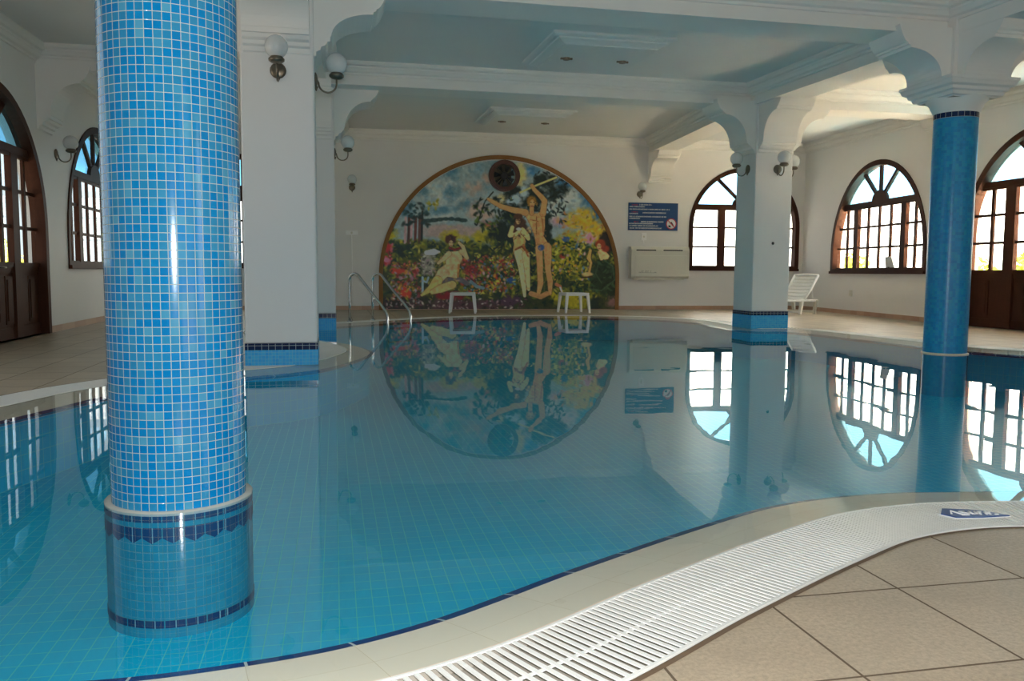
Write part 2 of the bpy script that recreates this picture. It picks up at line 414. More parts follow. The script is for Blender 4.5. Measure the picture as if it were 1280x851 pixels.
F_left = WF((XL, YB), C_FL, (-1, 0)); F_far = WF(C_FL, C_FR, (0, 1)); F_rf = WF((XR, YK), C_FR, (1, 0)); F_rn = WF((XR, YB), (XR, YK), (1, 0))
F_back = WF((XL, YB), (XR, YB), (0, -1))
def build_wall(name, F, openings, mat=m_wall):
    mb = MB(); top = 4.95
    mb.prism([(-0.0, -0.05), (F.L, -0.05), (F.L, top), (0, top)], F, 0.0, WT, [arch(*o) for o in openings])
    me = mb.build(name, mat)
    bm = bmesh.new(); bm.from_mesh(me.data); bmesh.ops.recalc_face_normals(bm, faces=bm.faces); bm.to_mesh(me.data); bm.free()
    return struct(me)
# (u centre, radius, sill, top)
LWIN = (17.47-YB, 2.10, 1.04, 3.66); LDOOR = (12.40-YB, 1.90, 0.0, 3.50); LNEAR = (7.0-YB, 2.1, 1.04, 3.6); LNEAR2 = (1.5-YB, 2.1, 1.04, 3.5)
RWIN = (F_rf.u_at(12.42, 17.50), 2.10, 1.04, 3.64); RDOOR = (12.35-YB, 1.90, 0.0, 3.66); RNEAR = (7.0-YB, 2.1, 1.04, 3.6); RNEAR2 = (0.6-YB, 2.1, 1.04, 3.5)
ux = lambda x: F_far.u_at(x, FARY(x))
FWR = (ux(11.12), 1.60, 1.10, 3.88); FWL = (ux(-2.25), 1.60, 1.08, 3.88)
BK = [(8.2, 1.9, 0.0, 3.4), (13.4, 1.9, 0.0, 3.4)]
build_wall('wall_left', F_left, [LWIN, LDOOR, LNEAR])
build_wall('wall_far', F_far, [FWR, FWL])
build_wall('wall_right_far', F_rf, [RWIN])
build_wall('wall_right', F_rn, [RDOOR])
build_wall('wall_rear', F_back, BK)
# ceiling slab
y0, y1 = YB-0.3, C_FL[1]+0.3
mb = MB(); mb.hexa([(XL-0.3, y0, cz(y0)), (XRF+0.3, y0, cz(y0)), (XRF+0.3, y1, cz(y1)), (XL-0.3, y1, cz(y1))], [(XL-0.3, y0, 5.0), (XRF+0.3, y0, 5.0), (XRF+0.3, y1, 5.0), (XL-0.3, y1, 5.0)])
struct(mb.build('ceiling', m_ceil))
# skirting
def skirting(name, F, gaps):
    mb = MB(); cuts = sorted(gaps); a = 0.0; segs = []
    for g0, g1 in cuts: segs.append((a, g0)); a = g1
    segs.append((a, F.L))
    for s0, s1 in segs:
        mb.prism([(s0, 0.0), (s1, 0.0), (s1, 0.105), (s0, 0.105)], F, -0.018, 0.01)
    o = mb.build(name, m_skirt)
    bm = bmesh.new(); bm.from_mesh(o.data); bmesh.ops.recalc_face_normals(bm, faces=bm.faces); bm.to_mesh(o.data); bm.free(); struct(o)
dg = lambda o: (o[0]-o[1]-0.02, o[0]+o[1]+0.02)
skirting('baseboard_left', F_left, [dg(LDOOR)]); skirting('baseboard_far', F_far, [])
skirting('baseboard_right_far', F_rf, []); skirting('baseboard_right', F_rn, [dg(RDOOR)])
# beams with stepped crown mouldings
CROWN = [(0.0, 0.15), (0.025, 0.155), (0.03, 0.185), (0.075, 0.20), (0.105, 0.245), (0.115, 0.25), (0.12, 0.275), (0.165, 0.29), (0.185, 0.325), (0.185, 0.44)]
tn = [0]
def beam(a, b, wd=0.60, drop=0.36):
    a, b = Vector((*a, 0)), Vector((*b, 0)); d = (b-a).normalized(); s = Vector((d.y, -d.x, 0)); h = wd/2
    prof = [(-h, 0), (h, 0)]+[(h+x, z) for x, z in CROWN]+[(-h-x, z) for x, z in reversed(CROWN)]
    za, zb = cz(a.y)-drop, cz(b.y)-drop; L = (b-a).length
    fn = lambda x, z, k: a+(b-a)*k+s*x+Vector((0, 0, z+za+(zb-za)*k))
    mb = MB(); mb.prism(prof, fn, 0.0, 1.0)
    tn[0] += 1
    o = mb.build('ceiling_beam', m_trim)
    bm = bmesh.new(); bm.from_mesh(o.data); bmesh.ops.recalc_face_normals(bm, faces=bm.faces); bm.to_mesh(o.data); bm.free()
    return struct(o)
YA, YM, YN = 3.88, 9.30, 14.40
for yy in (YA, YM, YN): beam((XL, yy), (XR, yy))
XP, XPB, XQ = -0.56, -0.37, 7.68
beam((-0.64, YB), (-0.64, YA)); beam((-0.64, YA), (XP, YM)); beam((XP, YM), (XPB, YN+0.3)); beam((XPB, YN+0.3), (-0.1, FARY(0)))
beam((7.6, YB), (7.6, YA)); beam((7.6, YA), (7.6, YM)); beam((7.6, YM), (XQ, YN)); beam((XQ, YN), (8.62, FARY(8.6)))
# wall crowns
def crown(F, n):
    mb = MB(); pa, pb = F(0, 0, 0), F(F.L, 0, 0); za, zb = cz(pa.y)-0.40, cz(pb.y)-0.40
    prof = [(0.05, 0.12)]+[(-x, z) for x, z in CROWN]+[(0.05, 0.44)]
    fn = lambda x, z, k: F(F.L*k, z+za+(zb-za)*k, x)
    mb.prism(prof, fn, 0.0, 1.0); o = mb.build('trim_%d' % n, m_trim)
    bm = bmesh.new(); bm.from_mesh(o.data); bmesh.ops.recalc_face_normals(bm, faces=bm.faces); bm.to_mesh(o.data); bm.free(); struct(o)
for i, F in enumerate((F_left, F_far, F_rf, F_rn)): crown(F, i+2)

# ------------------------------------------------------------ scalloped brackets
def bracket_profile(z0, zt, inner=-0.2):
    """z0 foot of the moulding, zt underside of the beam; measured outwards from the pillar face"""
    p = [(inner, z0), (0.0, z0), (0.03, z0+0.015), (0.035, z0+0.06), (0.075, z0+0.075), (0.085, z0+0.11), (0.13, z0+0.13), (0.15, z0+0.165), (0.175, z0+0.17), (0.18, z0+0.22)]
    zf = z0+0.22; ze = zt-0.20; n = 12
    for i in range(n+1):
        a = PI-(PI/2)*i/n; p.append((0.62+0.43*math.cos(a), zf+(ze-zf)*math.sin(a)))
    p += [(0.63, ze+0.03), (0.655, ze+0.035), (0.66, ze+0.06)]
    for i in range(7):
        a = -PI/2+(PI/2)*i/6; p.append((0.66+0.09*math.cos(a)*0+0.10*i/6, ze+0.06+(zt-ze-0.06)*(1-math.cos(PI/2*i/6))))
    p += [(0.78, zt+0.06), (inner, zt+0.06)]
    return p
def bracket(parent, cx, cy, half, direction, z0, zt, width):
    d = Vector((*direction, 0)).normalized(); s = Vector((d.y, -d.x, 0)); c = Vector((cx, cy, 0))
    fn = lambda a, b, k: c+d*(half+a)+s*k+Vector((0, 0, b))
    mb = MB(); mb.prism(bracket_profile(z0, zt), fn, -width/2, width/2)
    o = mb.build('bracket', m_trim, parent)
    bm = bmesh.new(); bm.from_mesh(o.data); bmesh.ops.recalc_face_normals(bm, faces=bm.faces); bm.to_mesh(o.data); bm.free()
    return o
DIRS = ((1, 0), (-1, 0), (0, 1), (0, -1))
def square_pillar(cx, cy, half, z0, label, wet=False, bandz=(0.165, 0.235)):
    t = thing('square_pillar', label, 'pillar', group='white square pillars along the pool')
    zt = cz(cy)-0.36
    mb = MB(); mb.box(cx-half, cx+half, cy-half, cy+half, bandz[1]-0.002, zt+0.2); mb.build('shaft', m_wall, t, bevel=0.02)
    mb = MB(); h = half+0.003; mb.box(cx-h, cx+h, cy-h, cy+h, POOL_Z if wet else 0.0, bandz[0]); mb.build('tiled_base', m_mosaic_base, t, 'base of small bright blue mosaic tiles')
    mb = MB(); h = half+0.004; mb.box(cx-h, cx+h, cy-h, cy+h, bandz[0], bandz[1]); mb.build('tile_border', m_navy, t, 'row of navy blue tiles')
    for d in DIRS: bracket(t, cx, cy, half-0.01, d, z0, zt, 0.66)
    return t
PIL = square_pillar(-0.56, 9.45, 0.37, 3.22, 'white square pillar just right of the near mosaic column', False)
square_pillar(-0.36, 14.78, 0.37, 3.18, 'white square pillar half hidden behind the nearer left pillar, by the ladder', True, (0.20, 0.285))
square_pillar(7.78, 14.28, 0.365, 3.16, 'white square pillar standing alone right of the wall sign', True, (0.24, 0.31))
def round_column(cx, cy, r, mat, label, collar, zc):
    t = thing('mosaic_column', label, 'column')
    zt = cz(cy)-0.36
    mb = MB(); n = round(2*PI*r/0.0348); uvr = n*0.0348/(2*PI)
    mb.lathe([(r, 0.0 if collar else POOL_Z), (r, 3.0)], cx, cy, n, uvr=uvr); mb.build('shaft', mat, t)
    mb = MB(); mb.lathe([(r+0.002, 2.93), (r+0.002, 3.0)], cx, cy, 64, cap=False, uvr=round(2*PI*r/0.0696)*0.0696/(2*PI)); mb.build('tile_border', m_navy, t, 'ring of dark tiles at the top')
    mb = MB(); mb.lathe([(r+0.004, 2.995), (r+0.01, 3.01), (r+0.035, 3.06), (r+0.04, 3.065), (r+0.05, 3.10), (r+0.10, 3.15), (r+0.105, 3.18), (r+0.105, 3.2)], cx, cy, 64)
    h0 = r+0.10
    mb.sqlathe([(h0-0.02, 3.165), (h0+0.0, 3.17), (h0+0.01, 3.21), (h0+0.04, 3.225), (h0+0.05, 3.26), (h0+0.09, 3.28), (h0+0.11, 3.33), (h0+0.12, 3.335), (h0+0.12, 3.37)], cx, cy)
    mb.box(cx-0.36, cx+0.36, cy-0.36, cy+0.36, 3.36, zt+0.2)
    mb.build('capital', m_trim, t, 'white stepped plaster capital')
    for d in DIRS: bracket(t, cx, cy, h0-0.06, d, 3.15, zt, 0.62)
    return t
NCX, NCY, NR = -0.688, 3.885, 0.281
ncol = round_column(NCX, NCY, NR, m_mosaic, 'large round column of bright blue mosaic nearest the camera', True, 0)
mb = MB(); RC = 0.3055
mb.lathe([(RC, POOL_Z-0.01), (RC, -0.008)], NCX, NCY, 72, cap=False, uvr=RC); collar = mb.build('collar', m_collar, ncol, 'submerged collar of blue tiles')
mb = MB(); mb.lathe([(RC+0.001, -0.012), (RC+0.003, 0.001), (NR-0.01, 0.004)], NCX, NCY, 72, cap=False); mb.build('grout_rim', m_rim, collar, 'pale grouted top rim')
NT = 23; RB = RC+0.0025
def cyl(a, z, r=RB): return (NCX+r*math.cos(a), NCY+r*math.sin(a), z)
def tile_ring(name, z0, z1, zig=0.0):
    mb = MB()
    for k in range(NT):
        a0, a1 = 2*PI*(k+0.03)/NT, 2*PI*(k+0.97)/NT; N = 4
        vs = []; bot = []; 
        for i in range(N+1):
            f = i/N; a = a0+(a1-a0)*f
            zb = z1-zig*(1-abs(2*f-1)); vs += [cyl(a, z0), cyl(a, zb)]
        mb.add(vs, [(2*i+1, 2*i+3, 2*i+2, 2*i) for i in range(N)])
    return mb.build(name, m_navy_b, collar, 'row of navy blue tiles')
tile_ring('tile_border', -0.012, -0.038); tile_ring('scalloped_border', -0.060, -0.105, 0.022); tile_ring('lower_border', -0.455, -0.487)
rcol = round_column(7.62, 9.22, 0.255, m_mosaic2, 'slim round column of deep blue mosaic in the pool on the right', False, 0)
mb = MB(); mb.lathe([(0.258, -0.02), (0.275, -0.01), (0.275, 0.012), (0.256, 0.016)], 7.62, 9.22, 48, cap=False); mb.build('grout_rim', m_coping, rcol, 'pale rim at the waterline')
mb = MB(); mb.lathe([(0.268, POOL_Z), (0.268, -0.01)], 7.62, 9.22, 48, cap=False); mb.build('collar', m_collar, rcol)
# corbels where the beams meet the walls
def corbel(pt, inward, z0, zt, label, width=0.66):
    t = thing('wall_corbel', label, 'corbel')
    bracket(t, pt[0], pt[1], 0.0, inward, z0, zt, width)
corbel((8.62, FARY(8.6)), (0, -1), 3.42, cz(21)-0.36, 'scalloped white corbel on the far wall above the blue sign', 0.62)
corbel((XL, YN), (1, 0), 3.12, cz(YN)-0.36, 'scalloped white corbel on the left wall above the arched window')
corbel((XR, YM), (-1, 0), 3.1, cz(YM)-0.36, 'scalloped white corbel on the right wall nearer the camera')
corbel((XR, YN), (-1, 0), 3.12, cz(YN)-0.36, 'scalloped white corbel on the right wall between window and door')

# ------------------------------------------------------------ windows and doors
def fixn(o):
    bm = bmesh.new(); bm.from_mesh(o.data); bmesh.ops.recalc_face_normals(bm, faces=bm.faces); bm.to_mesh(o.data); bm.free(); return o
def bar(mb, F, a, b, wd, n0, n1):
    """straight bar between two (u,z) points"""
    a, b = Vector(a), Vector(b); d = (b-a).normalized(); s = Vector((-d.y, d.x))*wd/2
    mb.prism([tuple(a-s), tuple(b-s), tuple(b+s), tuple(a+s)], F, n0, n1)
def arched_opening(root, F, o, posts, bays, zt, door=False, spoke_angles=(42, 90, 138), rows=3):
    uc, r, zb, top = o; zs = top-r; fwid = 0.10; ri = r-fwid
    N0, N1, NF = -0.025, 0.10, 0.185
    hw = lambda z: halfw(ri, top-fwid, z)
    # frame
    mb = MB(); n = 36
    if door:
        outl = arch(uc, r+0.02, 0.0, top+0.02, n); inn = [(uc+ri, 0.0)]+[(uc+ri*math.cos(PI*i/n), zs+ri*math.sin(PI*i/n)) for i in range(n+1)]+[(uc-ri, 0.0)]
        poly = [(uc+r+0.02, 0.0)]+outl[2:]+[(uc-r-0.02, 0.0)]+list(reversed(inn))
        mb.prism(poly, F, N0, NF)
    else:
        mb.prism(arch(uc, r+0.02, zb-0.02, top+0.02, n), F, N0, NF, [[(uc-ri, zb+0.09), (uc+ri, zb+0.09)]+[(uc+ri*math.cos(PI*i/n), zs+ri*math.sin(PI*i/n)) for i in range(n+1)]])
        mb.prism([(uc-r-0.02, zb-0.03), (uc+r+0.02, zb-0.03), (uc+r+0.02, zb+0.035), (uc-r-0.02, zb+0.035)], F, -0.06, 0.0)
    fixn(mb.build('frame', m_wood, root))
    z_low = 1.06 if door else zb+0.08
    F = (lambda u, z, n, _F=F: _F(u, z, n+0.07))      # the glazing sits deep in its lined reveal
    mb = MB(); h = hw(zt)+0.03; bar(mb, F, (uc-h, zt), (uc+h, zt), 0.11, -0.01, N1-0.02); fixn(mb.build('transom', m_wood, root))
    # fan
    hub = 0.33
    mb = MB(); mb.prism([(uc-hub, zt)]+[(uc+hub*math.cos(PI-PI*i/16), zt+0.05+0.24*math.sin(PI*i/16)) for i in range(17)]+[(uc+hub, zt)], F, 0.0, N1-0.03); fixn(mb.build('fan_hub', m_wood, root))
    for a in spoke_angles:
        a = math.radians(a); d = Vector((math.cos(a), math.sin(a))); p = Vector((uc, zt+0.05)); L = 0.1
        while True:
            q = p+d*L
            if (q-Vector((uc, zs))).length > ri+0.02: break
            L += 0.02
        mb = MB(); bar(mb, F, tuple(p+d*0.2), tuple(p+d*L), 0.085, 0.01, N1-0.03); fixn(mb.build('fan_spoke', m_wood, root))
    # posts
    edges = [-1]+[2*p-1 for p in posts]+[1]
    for p in posts:
        mb = MB(); u = uc+(2*p-1)*r; bar(mb, F, (u, (0 if door else zb)+0.01), (u, zt), 0.20 if not door else 0.24, 0.0, N1-0.01); fixn(mb.build('post', m_wood, root))
    # glazing bars
    z1 = zt-0.05
    mbb = []
    for b, nb in enumerate(bays):
        ua, ub = uc+edges[b]*ri, uc+edges[b+1]*ri
        for k in range(1, nb):
            u = ua+(ub-ua)*k/nb; zz = z1
            mb = MB(); bar(mb, F, (u, z_low), (u, zz), 0.075, 0.02, N1-0.04); fixn(mb.build('glazing_bar', m_wood, root))
    for k in range(1, rows):
        z = z_low+0.02+(z1-z_low-0.02)*k/rows; h = hw(z)
        mb = MB(); bar(mb, F, (uc-h-0.02, z), (uc+h+0.02, z), 0.05, 0.03, N1-0.03); fixn(mb.build('glazing_bar', m_wood, root))
    # leaf rails around each sash
    mb = MB()
    for b in range(len(bays)):
        ua, ub = uc+edges[b]*ri, uc+edges[b+1]*ri
        bar(mb, F, (ua, z_low), (ub, z_low), 0.07, 0.01, N1-0.04); bar(mb, F, (ua+0.02, z1-0.02), (ub-0.02, z1-0.02), 0.06, 0.01, N1-0.04)
    fixn(mb.build('sash_rail', m_wood, root))
    # panes
    nn = N1-0.05
    lo = [(uc-ri, z_low), (uc+ri, z_low)]; H = []
    for i in range(13):
        z = z_low+(zt-z_low)*i/12; H.append((hw(z), z))
    mb = MB(); mb.prism([(uc+h, z) for h, z in H]+[(uc-h, z) for h, z in reversed(H)], F, nn, nn+0.006); fixn(mb.build('pane', m_glass, root))
    G = [(hw(zt+(top-fwid-zt)*i/14), zt+(top-fwid-zt)*i/14) for i in range(15)]
    mb = MB(); mb.prism([(uc+h, z) for h, z in G]+[(uc-h, z) for h, z in reversed(G[:-1])], F, nn, nn+0.006); fixn(mb.build('fan_pane', m_blueglass, root, 'blue tinted glass'))
    if door:
        mb = MB(); mb.prism([(uc-ri, 0.0), (uc+ri, 0.0), (uc+ri, z_low), (uc-ri, z_low)], F, 0.05, N1-0.04)
        for b in range(len(bays)):
            ua, ub = uc+edges[b]*ri+0.10, uc+edges[b+1]*ri-0.10
            for k in range(2):
                a0 = ua+(ub-ua)*k/2+0.02; a1 = ua+(ub-ua)*(k+1)/2-0.02
                mb.prism([(a0, 0.22), (a1, 0.22), (a1, 0.90), (a0, 0.90)], F, 0.025, 0.06)
                mb.prism([(a0+0.05, 0.27), (a1-0.05, 0.27), (a1-0.05, 0.85), (a0+0.05, 0.85)], F, 0.012, 0.06)
            bar(mb, F, (ua-0.1, 0.09), (ub+0.1, 0.09), 0.16, 0.03, 0.1)
            bar(mb, F, (ua-0.1, 1.0), (ub+0.1, 1.0), 0.10, 0.03, 0.1)
        fixn(mb.build('lower_panel', m_wood, root))
        hmb = MB(); p = [F(uc+0.12, 1.02, 0.0), F(uc+0.12, 1.02, -0.06), F(uc+0.25, 1.02, -0.06)]; hmb.tube(p, 0.011); hmb.build('door_handle', m_brass, root)
def win(n, F, o, posts, bays, zt):
    r = bpy.data.objects.new('window_%d' % n, None); COL.objects.link(r); r['kind'] = 'structure'; arched_opening(r, F, o, posts, bays, zt); return r
win(1, F_left, LWIN, (0.25, 0.75), (2, 4, 2), 2.70); win(2, F_rf, RWIN, (0.25, 0.75), (2, 4, 2), 2.68)
win(3, F_far, FWR, (0.30, 0.70), (1, 2, 1), 2.84); win(4, F_far, FWL, (0.30, 0.70), (1, 2, 1), 2.84)
for n, F, o in ((1, F_left, LDOOR), (2, F_rn, RDOOR)):
    r = bpy.data.objects.new('door_%d' % n, None); COL.objects.link(r); r['kind'] = 'structure'
    arched_opening(r, F, o, (0.27, 0.5, 0.73), (2, 2, 2, 2), 2.70, True)
# daylight enters by every opening: sampling portals in the openings
def portal(F, o):
    uc, r, zb, top = o; l = bpy.data.lights.new('window_daylight_portal', 'AREA'); l.shape = 'RECTANGLE'; l.size = 2*r; l.size_y = top-zb; l.cycles.is_portal = True
    ob = bpy.data.objects.new('window_daylight_portal', l); COL.objects.link(ob); ob.location = F(uc, (zb+top)/2, 0.32)
    ob.rotation_euler = (-F.n).to_track_quat('-Z', 'Y').to_euler()
for F, L in ((F_left, (LWIN, LDOOR, LNEAR)), (F_far, (FWR, FWL)), (F_rf, (RWIN,)), (F_rn, (RDOOR,)), (F_back, BK)):
    for o in L: portal(F, o)
# unseen ground outside: paving only at right, where it bounces sun indoors
mb = MB(); poly_face(mb, [(XR+0.4, -3), (19.5, -3), (19.5, 23), (XRF+0.42, 23), (XRF+0.42, 21), (XR+0.4, YK)], -0.14)

tag(struct(mb.build('terrace', m_terrace)), 'pale paving outside the windows', 'terrace')

mb = MB(); poly_face(mb, [(-60, -40), (70, -40), (70, 70), (-60, 70)], -0.15, [[(XL-0.3, -3.2), (19.45, -3.2), (19.45, 22.95), (XL-0.3, 22.95)]])
tag(struct(mb.build('unseen_dark_ground', plain('unseen bounce-dimming ground', (0.026, 0.024, 0.021), 0.95))), 'unseen bounce-dimming ground beyond the terrace', 'garden')  # unseen ground added dark, to keep bounced sun low at left and rear
# ------------------------------------------------------------ overflow grating
def grating():
    t = thing('overflow_grating', 'white slatted plastic grating that rings the pool edge', 'grating')
    a0, a1 = CW+0.006, CW+GW-0.012
    mb = MB(); ring(mb, [(a0, -0.004), (a0, 0.004), (a0+0.010, 0.004), (a0+0.010, -0.001)], '', None); mb.build('edge_rail', m_grate, t)
    mb = MB(); ring(mb, [(a1-0.010, -0.001), (a1-0.010, 0.004), (a1, 0.004), (a1, -0.004)], '', None); mb.build('edge_rail', m_grate, t)
    mid = (a0+a1)/2
    mb = MB(); ring(mb, [(mid-0.005, -0.003), (mid-0.005, 0.001), (mid+0.005, 0.001), (mid+0.005, -0.003)], '', None); mb.build('centre_rail', m_grate, t)
    mb = MB(); h = 0.0068
    cum = [0.0]
    for i in range(NE): cum.append(cum[-1]+(EDGE[(i+1) % NE]-EDGE[i]).length)
    ns = int(cum[-1]/0.0262); i = 0
    for k in range(ns):
        d = cum[-1]*k/ns
        while cum[i+1] < d: i += 1
        f = (d-cum[i])/(cum[i+1]-cum[i]); j = (i+1) % NE
        p = EDGE[i].lerp(EDGE[j], f); n = NRM[i].lerp(NRM[j], f).normalized(); tg = Vector((-n.y, n.x))
        q = [p+n*(a0+0.01)-tg*h, p+n*(a1-0.01)-tg*h, p+n*(a1-0.01)+tg*h, p+n*(a0+0.01)+tg*h]
        mb.hexa([(v.x, v.y, -0.001) for v in q], [(v.x, v.y, 0.003) for v in q])
    o = mb.build('slats', m_grate, t); o['kind'] = 'stuff'
grating()

# ------------------------------------------------------------ painted mural
MX0, MX1, MYT, MYB = 468.0, 778.0, 190.0, 387.0
def px2u(x): return ux(1.10+(x-473.0)*(6.45/300.0))
def px2z(y): return (386.6-y)*(4.04/194.0)
def paint():
    S = 2.0; W_, H_ = int((MX1-MX0)*S*0.75), int((MYB-MYT)*S*0.75); k = 1.5
    rng = np.random.default_rng(5)
    X, Y = np.meshgrid(MX0+(np.arange(W_)+0.5)/k, MYT+(np.arange(H_)+0.5)/k)
    def noise(sc, seed):
        r = np.random.default_rng(seed); out = np.zeros_like(X); amp = 1; tot = 0
        for o in range(4):
            g = r.random((80, 120)); fx = (X-MX0)/sc*(2**o) % 118; fy = (Y-MYT)/sc*(2**o) % 78
            ix, iy = fx.astype(int), fy.astype(int); tx, ty = fx-ix, fy-iy; tx = tx*tx*(3-2*tx); ty = ty*ty*(3-2*ty)
            out += amp*((g[iy, ix]*(1-tx)+g[iy, ix+1]*tx)*(1-ty)+(g[iy+1, ix]*(1-tx)+g[iy+1, ix+1]*tx)*ty); tot += amp; amp *= 0.55
        return out/tot
    A = np.zeros((H_, W_, 3)); A[:] = (118, 132, 132)
    def blend(mask, c):
        mm = np.clip(mask, 0, 1)[..., None]; A[:] = A*(1-mm)+np.array(c, float)*mm
    def blob(x, y, rx, ry, c, soft=0.5, nz=0.5, seed=1, a=1.0):
        d = np.sqrt(((X-x)/rx)**2+((Y-y)/ry)**2)+(noise(7, seed)-0.5)*2*nz
        blend(np.clip((1-d)/soft, 0, 1)*a, c)
    def poly(pts, c, tex=0.22, seed=3):
        skin = c[0] > 170 and c[0]-c[2] > 50
        ins = np.zeros(X.shape, bool); n = len(pts)
        for i in range(n):
            (x1, y1), (x2, y2) = pts[i], pts[(i+1) % n]
            if y1 == y2: continue
            cond = ((y1 > Y) != (y2 > Y)) & (X < (x2-x1)*(Y-y1)/(y2-y1)+x1); ins ^= cond
        nz = 1+(noise(4, seed)-0.5)*2*tex
        A[ins] = (np.array(c, float)*nz[..., None])[ins]
        if skin:
            for p, q in zip(pts, pts[1:]+pts[:1]): stroke([p, q], 0.35, (88, 58, 30), 0.55)
    def stroke(pts, wd, c, a=1.0):
        if not isinstance(wd, (list, tuple)): wd = [wd]*len(pts)
        if c[0] > 170 and c[0]-c[2] > 50 and max(wd) > 1.7: stroke(pts, [x+0.55 for x in wd], (84, 56, 30), 0.6)
        for (p, q, w0, w1) in zip(pts, pts[1:], wd, wd[1:]):
            dx, dy = q[0]-p[0], q[1]-p[1]; L2 = dx*dx+dy*dy+1e-9
            t = np.clip(((X-p[0])*dx+(Y-p[1])*dy)/L2, 0, 1); d = np.hypot(X-p[0]-t*dx, Y-p[1]-t*dy); ww = w0+(w1-w0)*t
            blend(np.clip((ww-d)/0.6+0.5, 0, 1)*a, c)
    def dabs(x0, x1, y0, y1, n, cols, r=(0.8, 2.2), el=1.0, a=0.9):
        for _ in range(n):
            x, y = rng.uniform(x0, x1), rng.uniform(y0, y1); c = np.array(cols[rng.integers(len(cols))], float)*rng.uniform(0.75, 1.2); rr = rng.uniform(*r); th = rng.uniform(0, PI)
            x_0, x_1 = int((x-4*rr-MX0)*k), int((x+4*rr-MX0)*k)+1; y_0, y_1 = int((y-4*rr-MYT)*k), int((y+4*rr-MYT)*k)+1
            x_0, y_0 = max(0, x_0), max(0, y_0)
            xs, ys = X[y_0:y_1, x_0:x_1]-x, Y[y_0:y_1, x_0:x_1]-y
            if xs.size == 0: continue
            u = xs*math.cos(th)+ys*math.sin(th); v = -xs*math.sin(th)+ys*math.cos(th)
            mk = np.clip(1.5-np.sqrt((u/rr/(1+el))**2+(v/rr)**2)*1.2, 0, 1)[..., None]*a
            A[y_0:y_1, x_0:x_1] = A[y_0:y_1, x_0:x_1]*(1-mk)+c*mk
    # sky
    n1 = noise(26, 11); blend((n1-0.5)*2.5, (172, 168, 158)); n2 = noise(18, 12); blend((n2-0.52)*3, (92, 122, 132))
    for x, y, rx, ry in ((560, 214, 18, 14), (525, 238, 12, 10), (562, 240, 16, 12), (548, 262, 26, 8), (520, 230, 8, 12), (580, 255, 18, 8), (505, 260, 14, 16)): blob(x, y, rx, ry, (52, 92, 112), 0.8, 0.6, int(x), 0.85)
    for x, y, rx, ry in ((590, 234, 16, 12), (604, 222, 8, 10), (592, 258, 22, 14), (600, 268, 24, 8)): blob(x, y, rx, ry, (160, 128, 112), 0.9, 0.6, int(x), 0.8)
    for x, y, rx, ry in ((658, 210, 14, 10), (735, 245, 16, 28), (720, 232, 18, 12), (700, 226, 18, 10), (748, 268, 10, 12), (745, 250, 12, 20)): blob(x, y, rx, ry, (38, 88, 126), 0.7, 0.5, int(x), 0.9)
    for x, y, rx, ry in ((704, 246, 20, 12), (690, 262, 16, 14), (712, 236, 14, 8)): blob(x, y, rx, ry, (150, 156, 150), 0.9, 0.6, int(x)+2, 0.8)
    blob(646, 214, 9, 20, (176, 156, 92), 0.7, 0.4, 21); blob(622, 247, 16, 8, (168, 148, 96), 0.8, 0.4, 22)
    blob(560, 288, 52, 10, (138, 120, 116), 0.4, 0.3, 31); blob(694, 274, 18, 9, (150, 108, 122), 0.8, 0.5, 32); blob(604, 280, 14, 6, (130, 70, 60), 0.7, 0.5, 33)
    for x in range(526, 576, 7): blob(x, 274-1.5*math.sin(x), 6, 3.0, (24, 44, 44), 0.4, 0.3, x, 0.9)
    # meadow
    g = np.clip((Y-298+8*(noise(20, 41)-0.5)*2)/8, 0, 1); blend(g, (44, 50, 26))
    n3 = noise(14, 42); blend(np.clip((n3-0.48)*5, 0, 1)*np.clip((Y-292)/8, 0, 1)*np.clip((372-Y)/8, 0, 1), (96, 92, 24))
    n4 = noise(11, 43); blend(np.clip((n4-0.56)*6, 0, 1)*np.clip((Y-300)/8, 0, 1), (18, 36, 26))
    for x, y, rx, ry in ((484, 296, 12, 14), (498, 305, 12, 8), (595, 296, 26, 12), (560, 295, 14, 12), (610, 290, 14, 10), (705, 325, 22, 22), (706, 300, 20, 16), (690, 368, 16, 8), (716, 375, 30, 14), (690, 312, 14, 14)): blob(x, y, rx, ry, (142, 130, 28), 0.7, 0.7, int(x+y))
    for x, y, rx, ry in ((716, 272, 22, 16), (736, 280, 20, 16), (752, 290, 14, 18), (728, 262, 12, 8)): blob(x, y, rx, ry, (168, 132, 34), 0.7, 0.7, int(x+y))
    blob(482, 284, 12, 10, (24, 34, 26), 0.5, 0.5, 51); blob(506, 312, 22, 12, (18, 36, 30), 0.5, 0.6, 52); blob(486, 326, 14, 10, (22, 40, 30), 0.5, 0.6, 53)
    # dark tree behind the pair
    for x, y, rx, ry in ((624, 288, 22, 26), (634, 262, 14, 26), (664, 244, 24, 20), (640, 240, 20, 12), (676, 222, 16, 12), (690, 236, 18, 12), (678, 290, 8, 50), (660, 330, 8, 40), (648, 300, 20, 30)): blob(x, y, rx, ry, (20, 30, 26), 0.5, 0.6, int(x))
    for x, y, rx, ry in ((640, 247, 8, 8), (620, 258, 6, 7), (650, 238, 6, 10), (632, 250, 6, 6), (680, 258, 5, 8)): blob(x, y, rx, ry, (140, 160, 172), 0.6, 0.6, int(x)+7)
    dabs(596, 640, 245, 290, 70, [(16, 26, 22), (24, 40, 34), (60, 74, 24)], (0.9, 1.8), 1.6)
    dabs(664, 704, 212, 276, 110, [(18, 26, 26), (26, 40, 40), (14, 20, 22)], (0.9, 1.7), 1.6)
    stroke([(612, 238), (602, 250), (596, 268), (592, 280)], 0.8, (24, 26, 18)); dabs(589, 604, 250, 284, 16, [(20, 30, 24), (60, 76, 24)], (1.2, 2.2), 1)
